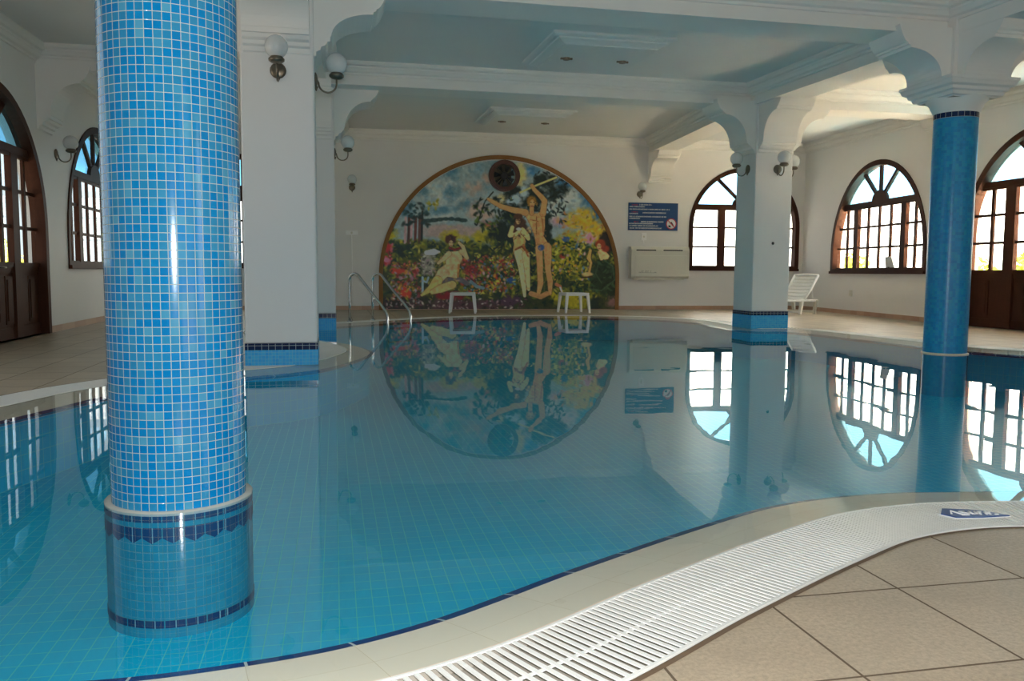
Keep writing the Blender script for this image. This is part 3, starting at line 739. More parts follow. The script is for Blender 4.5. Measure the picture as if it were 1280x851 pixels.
    # left trees
    for x, c in ((506, (140, 116, 118)), (513, (144, 120, 122)), (510, (62, 38, 34)), (518, (78, 42, 38)), (525, (52, 44, 40)), (523, (78, 50, 44))):
        stroke([(x, 272), (x-1, 303)], 1.6, c)
    stroke([(526, 264), (525, 300)], 1.2, (28, 34, 30)); dabs(502, 536, 254, 282, 42, [(18, 40, 44), (22, 50, 52), (26, 36, 34)], (1.2, 2.4), 0.8); dabs(532, 548, 250, 262, 9, [(140, 130, 40)], (1, 2))
    # flowers
    FL = [(136, 44, 36), (150, 62, 62), (104, 34, 30), (180, 120, 40), (150, 120, 120), (52, 92, 120), (180, 160, 60), (90, 96, 30)]
    GR = [(30, 50, 28), (70, 78, 24), (24, 36, 24), (110, 110, 34)]
    dabs(478, 770, 300, 372, 700, GR, (0.8, 2.4), 1.2); dabs(574, 640, 318, 366, 260, FL, (0.8, 2.0), 0.6); dabs(686, 735, 296, 348, 200, FL[3:]+GR, (0.8, 1.9), 0.7)
    dabs(490, 522, 328, 378, 150, FL[:5]+[(140, 90, 110)], (0.9, 2.4), 0.5); dabs(478, 490, 300, 330, 34, [(170, 40, 44), (190, 90, 104), (140, 40, 44)], (1, 2.6), 0.4)
    blob(497, 338, 11, 5, (178, 52, 36), 0.4, 0.6, 61); blob(504, 366, 8, 11, (170, 50, 34), 0.4, 0.6, 62); blob(483, 308, 5, 8, (150, 34, 38), 0.4, 0.6, 63); blob(484, 325, 6, 4, (180, 92, 112), 0.4, 0.6, 64)
    blob(624, 330, 8, 7, (112, 26, 30), 0.8, 0.9, 65, 0.8); blob(700, 318, 5, 4, (140, 38, 36), 0.6, 0.7, 66, 0.85); blob(733, 295, 8, 7, (168, 110, 128), 0.5, 0.6, 67); blob(634, 349, 6, 5, (34, 62, 110), 0.4, 0.5, 68); blob(704, 296, 5, 5, (44, 70, 110), 0.4, 0.5, 69)
    blob(500, 380, 40, 12, (30, 26, 24), 0.5, 0.6, 71); blob(570, 381, 60, 9, (66, 42, 46), 0.5, 0.6, 72); blob(632, 376, 26, 10, (62, 42, 54), 0.5, 0.6, 73); blob(765, 374, 12, 12, (104, 72, 72), 0.6, 0.6, 74); blob(742, 378, 12, 10, (24, 32, 26), 0.5, 0.6, 75)
    dabs(480, 660, 372, 386, 140, [(120, 96, 96), (40, 28, 30), (84, 50, 56), (150, 140, 130)], (0.6, 1.4), 1)
    OL = [(104, 102, 34), (70, 74, 26), (38, 44, 24), (126, 116, 40), (24, 34, 24), (150, 138, 60)]
    dabs(480, 772, 300, 374, 520, OL, (0.6, 1.5), 1.6, 0.85); dabs(574, 640, 320, 366, 90, [(170, 96, 34), (150, 46, 40), (176, 150, 90), (60, 84, 104)], (0.6, 1.4), 0.5, 0.9)
    dabs(576, 592, 324, 352, 40, [(150, 44, 50), (100, 24, 28), (176, 70, 84), (60, 30, 26)], (0.6, 1.5), 1.0, 0.85); dabs(488, 524, 326, 380, 60, [(60, 56, 30), (150, 120, 60), (150, 70, 60), (120, 110, 120)], (0.6, 1.4), 0.8, 0.85)
    dabs(476, 700, 196, 262, 120, [(170, 170, 164), (120, 140, 146), (150, 138, 130), (70, 108, 126)], (1.0, 2.6), 1.2, 0.28); dabs(690, 765, 226, 280, 60, [(160, 166, 164), (60, 104, 132), (120, 140, 150)], (1.0, 2.4), 1.0, 0.35)
    dabs(698, 762, 262, 300, 90, [(180, 144, 50), (150, 104, 34), (176, 110, 70), (110, 104, 36)], (0.7, 1.8), 0.8, 0.8)
    # reclining figure
    SK, SH = (176, 142, 102), (142, 92, 48)
    blob(585, 336, 11, 12, (112, 30, 32), 0.8, 0.9, 81, 0.8); blob(560, 368, 22, 7, (108, 26, 32), 0.5, 0.6, 82)
    blob(533, 330, 11, 16, (120, 116, 100), 0.4, 0.5, 83); dabs(524, 542, 316, 344, 60, [(150, 146, 130), (70, 66, 60), (130, 110, 110)], (0.7, 1.5)); stroke([(531, 315), (540, 314), (546, 314)], [3, 4, 1.5], (168, 168, 160)); stroke([(526, 346), (526, 366)], 1.4, (130, 150, 160)); stroke([(533, 346), (531, 352), (526, 350)], 1.2, (120, 138, 148))
    stroke([(585, 351), (592, 357), (600, 359)], 2, (90, 112, 122)); stroke([(552, 351), (566, 346), (580, 353)], 3.0, (78, 72, 76))
    poly([(555, 314), (572, 312), (575, 322), (571, 330), (570, 342), (568, 347), (556, 345), (549, 352), (540, 358), (535, 362), (538, 350), (545, 336), (554, 329)], SK)
    stroke([(544, 350), (536, 360), (525, 368)], [6, 4, 1.6], (182, 148, 84)); stroke([(562, 355), (548, 360), (538, 364)], [5, 5, 3], (178, 146, 92))
    stroke([(558, 316), (552, 322), (545, 328)], [3.2, 2.6, 1.6], SK); stroke([(573, 313), (578, 318), (580, 321), (575, 307), (570, 302)], [2.6, 2.4, 2.2, 2.2, 1.4], SK)
    blob(560, 298, 7, 6.5, (60, 30, 22), 0.3, 0.2, 84); blob(560.5, 303, 3.2, 4.8, (176, 140, 98), 0.3, 0.05, 85); stroke([(558.6, 302), (559.8, 302.3)], 0.4, (60, 34, 24)); stroke([(561.8, 302.4), (563, 302.4)], 0.4, (60, 34, 24)); stroke([(559.8, 305.6), (561.4, 305.8)], 0.4, (130, 50, 44)); dabs(553, 567, 293, 301, 14, [(84, 44, 28), (40, 22, 18)], (0.5, 1.1), 1.5, 0.8); stroke([(559, 309), (565, 311), (571, 309)], 1.4, (100, 26, 24)); stroke([(570, 330), (569, 345)], 1.2, SH)
    # standing man
    MN, MS = (172, 122, 76), (124, 78, 42)
    stroke([(645.5, 238), (660, 231), (690.5, 218)], 1.2, (170, 156, 96))
    poly([(648, 260), (656, 264), (667, 264), (676, 258), (677, 280), (675, 292), (682, 303), (680, 310), (666, 310), (665, 300), (663, 290), (657, 276)], MN)
    stroke([(652, 263), (636, 260), (622, 256), (611, 250), (606, 247)], [4.2, 3.4, 2.9, 2.4, 1.6], MN)
    stroke([(674, 264), (676, 248), (672, 243), (663, 234), (660, 229)], [3.8, 3.4, 3.0, 2.4, 2.2], MN)
    stroke([(670, 308), (671, 322), (671, 338), (672, 352), (669, 368)], [5.0, 4.4, 3.4, 3.6, 2.0], MN); stroke([(680, 306), (681, 320), (681, 334), (684, 350), (684, 366)], [5.2, 4.6, 3.4, 3.4, 1.9], MN)
    stroke([(675, 312), (676, 340), (677, 366)], 1.0, (60, 66, 30)); stroke([(666, 268), (666, 290)], 0.7, MS); stroke([(659, 272), (668, 274)], 0.7, MS); stroke([(673, 268), (675, 290)], 1.2, MS, 0.7)
    blob(660, 249, 7, 8, (124, 88, 32), 0.3, 0.2, 91); dabs(654, 667, 243, 256, 16, [(168, 126, 56), (104, 72, 28)], (0.5, 1.0), 1.5, 0.8); blob(660.5, 251.8, 3.6, 5.6, (180, 130, 82), 0.3, 0.05, 92); stroke([(660, 257), (660, 264)], 2.6, MN); stroke([(658, 250), (659.5, 250)], 0.5, (70, 40, 24)); stroke([(662, 250), (663.5, 250)], 0.5, (70, 40, 24)); stroke([(659.5, 255), (662, 255)], 0.5, (120, 60, 44))
    blob(672, 307, 5, 4.5, (42, 66, 110), 0.4, 0.4, 93); blob(686, 299, 4, 5, (24, 40, 24), 0.4, 0.5, 94); stroke([(660, 366), (672, 370), (680, 366)], 3.2, (150, 110, 70))
    # standing woman
    blob(645, 283, 10, 18, (58, 36, 26), 0.3, 0.3, 95)
    poly([(636, 290), (650, 288), (653, 300), (650, 306), (657, 315), (656, 322), (640, 322), (637, 312), (638, 303)], (182, 138, 84))
    stroke([(644, 314), (648, 334), (650, 350), (652, 369)], [5.4, 4.0, 3.4, 1.8], (190, 168, 122)); stroke([(653, 316), (655, 336), (656, 350), (657, 361)], [4.6, 3.2, 2.8, 1.6], (180, 156, 110))
    stroke([(636, 282), (633, 292), (640, 291), (648, 284)], [2.4, 2.6, 2.4, 1.8], (190, 158, 104)); stroke([(649, 284), (655, 292), (656, 296), (648, 288)], [2.2, 2.4, 2.2, 1.6], (190, 158, 104))
    blob(643, 274, 3.3, 4.8, (176, 134, 90), 0.3, 0.05, 96); dabs(637, 652, 266, 298, 24, [(92, 56, 34), (44, 28, 20)], (0.5, 1.1), 2.0, 0.6); blob(644, 284, 4, 2.4, (160, 160, 150), 0.3, 0.2, 97); blob(643, 268, 6.5, 4, (66, 40, 26), 0.3, 0.2, 98); stroke([(641, 273), (645, 273)], 0.5, (80, 44, 26)); stroke([(640, 310), (648, 306), (656, 314)], 1.2, (110, 60, 30)); stroke([(650, 304), (656, 318)], 1.2, (130, 70, 36))
    # brushed light and dark over the figures
    dabs(655, 678, 262, 296, 40, [(196, 150, 96), (150, 104, 58), (186, 138, 84)], (0.7, 1.5), 1.2, 0.45); dabs(664, 686, 302, 362, 40, [(196, 152, 100), (150, 106, 60)], (0.6, 1.3), 1.6, 0.4)
    dabs(638, 658, 288, 362, 50, [(200, 166, 120), (156, 116, 70)], (0.6, 1.3), 1.6, 0.4); dabs(540, 574, 314, 362, 50, [(200, 170, 124), (158, 120, 66), (180, 140, 86)], (0.7, 1.5), 1.4, 0.4)
    # seated woman on the right
    blob(758, 300, 14, 16, (36, 28, 22), 0.4, 0.5, 101); blob(752, 346, 20, 24, (24, 38, 22), 0.3, 0.3, 102); blob(764, 352, 9, 20, (22, 34, 20), 0.3, 0.3, 103); dabs(736, 768, 326, 364, 70, [(36, 56, 34), (18, 28, 18), (44, 62, 38)], (0.8, 2), 1.4)
    poly([(744, 312), (750, 306), (755, 311), (760, 317), (758, 321), (748, 323)], (190, 150, 104)); blob(748, 302, 8, 7.5, (120, 46, 26), 0.3, 0.2, 104); blob(755, 308, 6, 5, (112, 40, 24), 0.4, 0.3, 105); blob(746, 305, 3.2, 4.8, (178, 134, 92), 0.3, 0.05, 106); stroke([(744.4, 304), (745.4, 304)], 0.4, (60, 34, 24)); stroke([(747, 304), (748, 304)], 0.4, (60, 34, 24)); stroke([(745.4, 307.6), (747, 307.6)], 0.4, (120, 44, 40)); stroke([(752, 322), (764, 330), (767, 348), (750, 362), (734, 360)], 0.9, (52, 72, 50), 0.7); stroke([(746, 326), (742, 340), (750, 352)], 0.8, (48, 66, 44), 0.7)
    stroke([(735, 310), (733, 320), (736, 326), (734, 338)], [1.6, 2.4, 1.4, 1.2], (176, 130, 70)); blob(731, 341, 8, 3.4, (180, 140, 90), 0.4, 0.3, 107); stroke([(724, 345), (738, 344)], 0.7, (50, 30, 20))
    stroke([(692, 354), (697, 357), (699, 364)], [2.2, 2, 1], (150, 90, 60)); stroke([(697, 358), (700, 366)], 1.0, (180, 176, 160))
    A[:] = A*(1+(noise(3, 77)-0.5)[..., None]*0.28)
    L = np.clip(A/255, 0, 1); L = np.where(L <= 0.04045, L/12.92, ((L+0.055)/1.055)**2.4)
    return X, Y, np.clip(L*PAINT_GAIN, 0.004, 0.82), W_, H_
PAINT_GAIN = 2.5
mural = thing('painted_mural', 'half round painted garden scene in a brown frame on the far wall', 'mural')
def build_mural():
    X, Y, L, W_, H_ = paint()
    cxp, rp = 623.0, 146.5; zs_px = 386.6-39.5
    inside = (np.abs(X-cxp) < rp) & ((Y > zs_px) | (np.hypot(X-cxp, (Y-zs_px)*0.985) < rp)) & (Y < 386.2)
    vs = [F_far(px2u(x), px2z(y), -0.022) for x, y in zip(X.ravel(), Y.ravel())]
    fs = []
    q = inside[:-1, :-1] & inside[1:, :-1] & inside[:-1, 1:] & inside[1:, 1:]
    for j, i in zip(*np.nonzero(q)):
        a = j*W_+i; fs.append((a, a+W_, a+W_+1, a+1))
    me = bpy.data.meshes.new('painting'); me.from_pydata(vs, [], fs)
    at = me.color_attributes.new('pigment', 'FLOAT_COLOR', 'POINT')
    c = np.ones((W_*H_, 4), np.float32); c[:, :3] = L.reshape(-1, 3); at.data.foreach_set('color', c.ravel())
    M = Mat('mural paint'); a = M.n('ShaderNodeVertexColor', layer_name='pigment'); t = M.n('ShaderNodeTexCoord'); nz = M.noise(t.outputs['Object'], 14, 4)
    M.bsdf(a.outputs[0], 0.42, bump=nz.outputs[0], bstr=0.15); me.materials.append(M.m)
    bm = bmesh.new(); bm.from_mesh(me); bmesh.ops.delete(bm, geom=[v for v in bm.verts if not v.link_faces], context='VERTS'); bm.to_mesh(me); bm.free()
    o = bpy.data.objects.new('painting', me); COL.objects.link(o); o.parent = mural
    # backing and frame
    uc = px2u(cxp); R0 = 3.22; zs = 0.83
    def arc(r): return [(uc+r, 0.0)]+[(uc+r*math.cos(PI*i/72), zs+r*math.sin(PI*i/72)) for i in range(73)]+[(uc-r, 0.0)]
    mb = MB(); mb.prism(arc(R0)+list(reversed(arc(R0-0.105))), F_far, -0.05, 0.0); fixn(mb.build('frame', m_frame, mural, bevel=0.01))
build_mural()
# round ventilator set into the mural
def ventilator():
    c = F_far(px2u(625.0), px2z(218.0), 0)
    t = thing('ventilation_fan', 'round dark ventilation fan set into the top of the mural', 'fan', c)
    fn = lambda a, b, d: Vector((a, d, b))
    R = 0.41
    circ = lambda r, n=40: [(r*math.cos(2*PI*i/n), r*math.sin(2*PI*i/n)) for i in range(n)]
    mr_ = plain('fan housing', (0.10, 0.035, 0.022), 0.4)
    mb = MB(); mb.prism(circ(R), fn, -0.16, -0.02, [circ(0.30)]); mb.prism(circ(R-0.03), fn, -0.18, -0.15, [circ(0.32)]); fixn(mb.build('housing', mr_, t))
    mb = MB(); mb.prism(circ(0.32), fn, -0.032, -0.026); fixn(mb.build('back_plate', plain('dull louvre', (0.10, 0.085, 0.05), 0.6), t))
    for k in range(7):
        a0 = 2*PI*k/7; vs = []
        for r_, da in ((0.07, 0.0), (0.07, 0.5), (0.28, 0.62), (0.28, 0.05)):
            a = a0+da; vs.append((r_*math.cos(a), -0.06-0.04*(da > 0.3), r_*math.sin(a)))
        mb = MB(); mb.add(vs+[(x, y+0.006, z) for x, y, z in vs], [(0, 1, 2, 3), (7, 6, 5, 4), (0, 4, 5, 1), (1, 5, 6, 2), (2, 6, 7, 3), (3, 7, 4, 0)]); fixn(mb.build('blade', m_black, t))
    mb = MB(); mb.prism(circ(0.10, 24), fn, -0.13, -0.05); fixn(mb.build('hub', m_black, t))
    for k in range(4):
        a = PI/4+k*PI/2; mb = MB(); mb.tube([(0.09*math.cos(a), -0.12, 0.09*math.sin(a)), (0.31*math.cos(a), -0.13, 0.31*math.sin(a))], 0.009, 8); mb.build('guard_spoke', m_brass, t)
ventilator()

# ------------------------------------------------------------ wall sign, heater unit and small fittings
def sign():
    c = F_far(ux(8.47), 2.52, 0)
    t = thing('pool_rules_sign', 'rectangular blue rules sign with white lettering on the far wall', 'sign', c, math.atan2(F_far.d.y, F_far.d.x))
    w_, h_ = 1.40, 0.74
    mb = MB(); mb.box(-w_/2, w_/2, -0.03, -0.005, -h_/2, h_/2); mb.build('board', m_signblue, t, bevel=0.006)
    rng = random.Random(4); S = w_/1115.0
    rows = [((150, 300, 140), 1), ((318, 608, 135), 0), ((100, 455, 178), 0), ((100, 1015, 232), 0), ((150, 300, 290), 1), ((395, 925, 305), 0), ((100, 300, 325), 0), ((100, 940, 388), 0),
            ((100, 350, 428), 0), ((360, 880, 497), 0), ((200, 300, 500), 1), ((100, 630, 538), 0), ((100, 765, 585), 0), ((100, 835, 635), 0)]
    for (a, b, y), fl in rows:
            mb = MB(); x = a; mb.box((a-635)*S, (b-635)*S, -0.0308, -0.030, -(y-387+1)*S, -(y-387-1)*S)
            while x < b-14:
                if rng.random() < 0.14: x += 12; continue
                wd = rng.choice((12, 14, 16)); hh = 26
                X0, X1 = (x-635)*S, (x-635+wd)*S; Z0, Z1 = -(y-387+hh/2)*S, -(y-387-hh/2)*S; st = 4.5*S
                n0, n1 = -0.0335, -0.030
                mb.box(X0, X0+st, n0, n1, Z0, Z1)
                g = rng.randrange(4)
                if g in (0, 1): mb.box(X1-st, X1, n0, n1, Z0, Z1)
                if g in (1, 2, 3): mb.box(X0, X1, n0, n1, Z1-st, Z1)
                if g in (0, 2): mb.box(X0, X1, n0, n1, (Z0+Z1)/2-st/2, (Z0+Z1)/2+st/2)
                if g in (2, 3): mb.box(X0, X1, n0, n1, Z0, Z0+st)
                x += wd+5
            mb.build('lettering_row', m_signred if fl else m_signwhite, t, 'red lettering' if fl else None)
    cx, czz, R = (1043-635)*S, -(535-387)*S, 118*S
    fn = lambda a, b, d: Vector((a, d, b)); circ = lambda r, n=36: [(cx+r*math.cos(2*PI*i/n), czz+r*math.sin(2*PI*i/n)) for i in range(n)]
    mb = MB(); mb.prism(circ(R*0.9), fn, -0.0335, -0.03); pic = fixn(mb.build('pictogram', m_signwhite, t, 'round red and white prohibition symbol'))
    mb = MB(); mb.prism(circ(R), fn, -0.036, -0.031, [circ(R*0.84)]); a = R*0.62
    mb.prism([(cx-a-0.008, czz+a-0.008), (cx-a+0.008, czz+a+0.008), (cx+a+0.008, czz-a+0.008), (cx+a-0.008, czz-a-0.008)], fn, -0.036, -0.033); fixn(mb.build('red_ring', m_signred, pic))
    mb = MB(); b = R*0.9
    mb.prism([(cx-0.62*b, czz-0.62*b), (cx-0.1*b, czz-0.75*b), (cx-0.15*b, czz-0.3*b), (cx-0.6*b, czz-0.3*b)], fn, -0.0355, -0.033)
    mb.prism([(cx-0.35*b, czz+0.25*b), (cx+0.1*b, czz+0.4*b), (cx+0.55*b, czz-0.3*b), (cx+0.42*b, czz-0.55*b), (cx+0.2*b, czz-0.35*b), (cx+0.0, czz+0.05*b), (cx-0.35*b, czz+0.1*b)], fn, -0.0355, -0.033)
    fixn(mb.build('diver_symbol', m_black, pic))
sign()
def heater():
    c = F_far(ux(8.62), 0.85, 0)
    t = thing('fan_coil_unit', 'cream wall mounted air unit with two vents under the blue sign', 'air unit', c, math.atan2(F_far.d.y, F_far.d.x))
    w_, h_, d_ = 1.64, 0.86, 0.26
    mb = MB(); fn = lambda a, b, k: Vector((k, a, b))
    mb.prism([(-0.005, 0), (-d_+0.05, 0), (-d_, 0.06), (-d_, h_-0.10), (-d_+0.06, h_), (-0.005, h_)], fn, -w_/2, w_/2); fixn(mb.build('casing', m_cream, t, bevel=0.012))
    mb = MB(); mb.box(-w_/2+0.11, w_/2-0.06, -d_-0.008, -d_+0.01, 0.06, h_-0.24); mb.build('front_panel', m_cream, t, bevel=0.004)
    for a, b in ((-0.68, -0.13), (0.08, 0.62)):
        mb = MB(); mb.box(a, b, -d_-0.012, -d_+0.02, h_-0.115, h_-0.085); 
        for k in range(9): x = a+(b-a)*(k+0.5)/9; mb.box(x-0.004, x+0.004, -d_-0.016, -d_, h_-0.118, h_-0.082)
        mb.build('vent', m_black, t, 'dark air slot')
    mb = MB(); rng = random.Random(2); x = -0.60; mb.box(-0.60, -0.10, -d_-0.0095, -d_-0.007, 0.152, 0.158)
    while x < -0.12:
        wd = rng.choice((0.022, 0.028)); hh = 0.045 if -0.56 < x < -0.2 else 0.015
        if rng.random() < 0.85: mb.box(x, x+0.006, -d_-0.011, -d_-0.007, 0.16, 0.16+hh); mb.box(x, x+wd, -d_-0.011, -d_-0.007, 0.155+hh, 0.161+hh)
        x += wd+0.01
    mb.build('printed_mark', m_grey, t)
    mb = MB(); mb.box(-w_/2+0.1, w_/2-0.12, -d_+0.05, -0.04, -0.035, 0.005); mb.build('base_tray', m_cream, t)
heater()
def socket(F, u, z, name, label, cat, w_=0.09, h_=0.14, mat=m_white, drop=0.0):
    c = F(u, z, 0); t = thing(name, label, cat, c, math.atan2(F.d.y, F.d.x) if F.flip else math.atan2(F.d.y, F.d.x)+PI)
    mb = MB(); mb.box(-w_/2, w_/2, -0.03, 0.0, -h_/2, h_/2); mb.build('cover_plate', mat, t, bevel=0.006)
    mb = MB(); mb.lathe([(0.028, -0.002), (0.028, 0.004)], 0, 0, 20)
    v = [(x, -0.032-z_, y) for x, y, z_ in mb.v]; mb.v = v; mb.build('socket_face', m_cream, t)
    if drop:
        mb = MB(); mb.tube([(0, -0.012, -h_/2), (0.005, -0.012, -h_/2-drop*0.5), (0, -0.012, -h_/2-drop)], 0.009, 8); mb.build('cable', m_white, t)
    return t
socket(F_far, px2u(804), 1.98, 'wall_socket', 'small white socket with cable above the cream air unit', 'socket', 0.15, 0.20, drop=0.16)
socket(F_rf, F_rf.u_at(12.45, 18.5), 0.53, 'wall_socket', 'small grey socket low on the right wall under the arched window', 'socket', 0.12, 0.15, m_cream)
socket(F_far, ux(0.43), 1.98, 'wall_controller', 'small white control box with a long cable on the far wall by the ladder', 'control box', 0.30, 0.11, drop=1.80)
# paper on the window sill
c = F_rf(F_rf.u_at(12.35, 16.95), 1.132, 0.05); t = thing('notice_card', 'folded white notice card on the sill of the right arched window', 'card', c, math.atan2(F_rf.d.y, F_rf.d.x)+PI)
mb = MB(); mb.add([(-0.19, 0.05, 0), (0.19, 0.05, 0), (0.15, -0.02, 0.27), (-0.12, -0.02, 0.27), (-0.19, 0.056, 0), (0.19, 0.056, 0), (0.15, -0.014, 0.27), (-0.12, -0.014, 0.27)], [(0, 1, 2, 3), (7, 6, 5, 4), (0, 4, 5, 1), (1, 5, 6, 2), (2, 6, 7, 3), (3, 7, 4, 0)]); fixn(mb.build('card_face', m_white, t))
mb = MB()
for k, (a, b) in enumerate(((-0.05, 0.08), (-0.09, 0.10))): z = 0.22-0.07*k; mb.hexa([(a, 0.05-0.07*z/0.27+s, z) for a, s in ((a, 0.058), (b, 0.058), (b, 0.0595), (a, 0.0595))], [(a, 0.05-0.07*z/0.27+s, z+0.03) for a, s in ((a, 0.05), (b, 0.05), (b, 0.0515), (a, 0.0515))])
mb.build('print_line', m_grey, t)
# nail in the pillar
t = thing('pillar_plug', 'tiny dark plug in the white face of the lone right pillar', 'plug', (7.80, 14.28-0.365, 1.55))
mb = MB(); mb.tube([(0, 0.004, 0), (0, -0.012, 0)], [0.03, 0.022], 12); mb.build('plug_head', m_black, t)

# ------------------------------------------------------------ wall lamps
def make_lamp():
    t = thing('wall_lamp', 'x', 'wall lamp')
    mb = MB(); mb.tube([(0, 0, 0), (0, -0.012, 0), (0, -0.022, 0), (0, -0.032, 0)], [0.078, 0.082, 0.062, 0.025], 20); mb.tube([(0, -0.012, -0.07), (0, -0.014, -0.115)], [0.025, 0.004], 10); mb.build('wall_plate', m_brass, t)
    pts = [(0, -0.025, 0.0)]+[(0, -0.135+0.095*math.cos(PI*i/14), -0.03-0.095*math.sin(PI*i/14)) for i in range(15)]+[(0, -0.23, 0.0), (0, -0.23, 0.03)]
    mb = MB(); mb.tube(pts, 0.010, 10); mb.build('arm', m_brass, t)
    mb = MB(); mb.lathe([(0.012, 0.02), (0.055, 0.028), (0.078, 0.045), (0.08, 0.065), (0.066, 0.08), (0.055, 0.095)], 0, -0.23, 24); mb.build('holder', m_brass, t)
    mb = MB(); mb.sphere((0, -0.23, 0.185), 0.115); mb.build('globe', m_opal, t, 'white opal glass globe')
    return t
LAMPS = [((-0.55, 9.45-0.37, 3.05), (0, -1), 'globe wall lamp on the front of the near left square pillar'),
         ((-0.19, 9.42, 3.05), (1, 0), 'globe wall lamp on the pool side of the near left square pillar'),
         ((0.01, 14.8, 3.02), (1, 0), 'globe wall lamp on the half hidden left pillar before the far wall'),
         ((0.45, FARY(0.45), 3.13), (0, -1), 'globe wall lamp on the far wall left of the mural'),
         ((8.08, FARY(8.08), 3.12), (0, -1), 'globe wall lamp on the far wall above the blue sign'),
         ((7.415, 14.2, 2.90), (-1, 0), 'globe wall lamp on the left face of the lone right pillar'),
         ((7.84, 14.28-0.365, 2.88), (0, -1), 'globe wall lamp on the front face of the lone right pillar'),
         ((8.145, 14.28, 2.90), (1, 0), 'globe wall lamp on the window side of the lone right pillar'),
         ((XL, 14.9, 2.86), (1, 0), 'globe wall lamp on the left wall between door and window')]
lp = make_lamp()
for i, (p, d, lab) in enumerate(LAMPS):
    o = lp if i == 0 else copy_tree(lp)
    o.location = p; o.rotation_euler = (0, 0, math.atan2(d[1], d[0])+PI/2); o['label'] = lab; o['group'] = 'globe wall lamps'

# ------------------------------------------------------------ ceiling frames
def ceiling_frame(x0, x1, y0, y1, label):
    t = thing('ceiling_panel', label, 'ceiling moulding', group='moulded ceiling panels')
    mb = MB(); prof = [(0.0, 0.02), (0.0, -0.03), (0.04, -0.05), (0.09, -0.05), (0.095, -0.07), (0.13, -0.085), (0.18, -0.115), (0.20, -0.12), (0.20, -0.135)]
    pts = []
    for d, z in prof:
        pts += [(x0+d, y0+d, z+cz(y0+d)), (x1-d, y0+d, z+cz(y0+d)), (x1-d, y1-d, z+cz(y1-d)), (x0+d, y1-d, z+cz(y1-d))]
    fs = []
    n = len(prof)
    for k in range(n-1):
        for i in range(4): j = (i+1) % 4; fs.append((4*k+i, 4*k+j, 4*k+4+j, 4*k+4+i))
    e = 4*(n-1); fs.append((e+3, e+2, e+1, e)); mb.add(pts, fs); fixn(mb.build('moulding', m_ceil, t))
    xs = (x0+0.45, x1-0.45)
    for x in xs:
        y = (y0+y1)/2; mb = MB(); mb.lathe([(0.05, cz(y)-0.165), (0.06, cz(y)-0.13)], x, y, 18); mb.box(x-0.09, x+0.09, y-0.015, y+0.015, cz(y)-0.16, cz(y)-0.13); mb.build('hook', m_brass, t)
ceiling_frame(2.97, 4.75, 11.3, 13.3, 'raised rectangular moulding on the ceiling bay nearer the camera')
ceiling_frame(3.25, 5.15, 17.6, 19.7, 'raised rectangular moulding on the ceiling bay before the mural')

# ------------------------------------------------------------ pool ladder
def ladder():
    t = thing('pool_ladder', 'steel pool ladder with two hooped handrails at the far left edge', 'ladder', (0.62, 16.65, 0))
    def rail(b, f):
        b, f = Vector((*b, 0))-t.location, Vector((*f, 0))-t.location; d = (f-b); L = d.length; d.normalize()
        prof = [(0, 0.0), (0, 0.4), (0, 0.78)]
        prof += [(0.14-0.14*math.cos(PI*0.78*i/10), 0.80+0.15*math.sin(PI*0.78*i/10)) for i in range(1, 11)]
        prof += [(L*0.55, 0.62), (L*0.85, 0.34), (L*0.96, 0.22), (L, 0.10), (L, -0.1), (L, -0.48)]
        return [b+d*a+Vector((0, 0, z)) for a, z in prof]
    A = rail((0.274, 16.75), (0.98, 16.15)); B = rail((0.74, 17.15), (1.46, 16.55))
    for P in (A, B):
        mb = MB(); mb.tube(P, 0.026, 14); h = mb.build('handrail', m_chrome, t)
        mb = MB(); mb.lathe([(0.055, 0.0), (0.055, 0.01), (0.03, 0.03)], P[0].x, P[0].y, 20); mb.build('flange', m_chrome, h)
    for z in (-0.12, -0.38):
        a, b = A[-1], B[-1]; mb = MB(); d = (b-a); s = Vector((d.y, -d.x, 0)).normalized()*0.04; a = Vector((a.x, a.y, z)); b = Vector((b.x, b.y, z))
        mb.hexa([a-s, a+s, b+s, b-s], [v+Vector((0, 0, 0.025)) for v in (a-s, a+s, b+s, b-s)]); fixn(mb.build('tread', m_chrome, t))
ladder()

# ------------------------------------------------------------ plastic side tables
def side_table():
    t = thing('side_table', 'x', 'table')
    w_, h_ = 0.29, 0.50
    mb = MB(); mb.sqlathe([(w_-0.01, h_-0.075), (w_+0.005, h_-0.07), (w_+0.01, h_-0.01), (w_, h_), (w_-0.02, h_)], 0, 0); mb.build('table_top', m_white, t, bevel=0.006)
    for sx in (-1, 1):
        for sy in (-1, 1):
            mb = MB(); a = Vector((sx*(w_-0.025), sy*(w_-0.025), h_-0.05)); b = Vector((sx*(w_+0.02), sy*(w_+0.02), 0.0)); q = 0.036; q2 = 0.026
            mb.hexa([(b.x-q2, b.y-q2, 0), (b.x+q2, b.y-q2, 0), (b.x+q2, b.y+q2, 0), (b.x-q2, b.y+q2, 0)], [(a.x-q, a.y-q, a.z), (a.x+q, a.y-q, a.z), (a.x+q, a.y+q, a.z), (a.x-q, a.y+q, a.z)]); mb.build('leg', m_white, t, bevel=0.005)
    return t
s1 = side_table(); s1.location = (3.05, 20.15, 0); s1.rotation_euler = (0, 0, math.radians(-11)); s1['label'] = 'small white plastic table before the reclining figure in the mural'
s2 = copy_tree(s1); s2.location = (5.82, 20.0, 0); s2.rotation_euler = (0, 0, math.radians(3)); s2['label'] = 'small white plastic table before the right end of the mural'
for s in (s1, s2): s['group'] = 'white plastic tables by the mural'

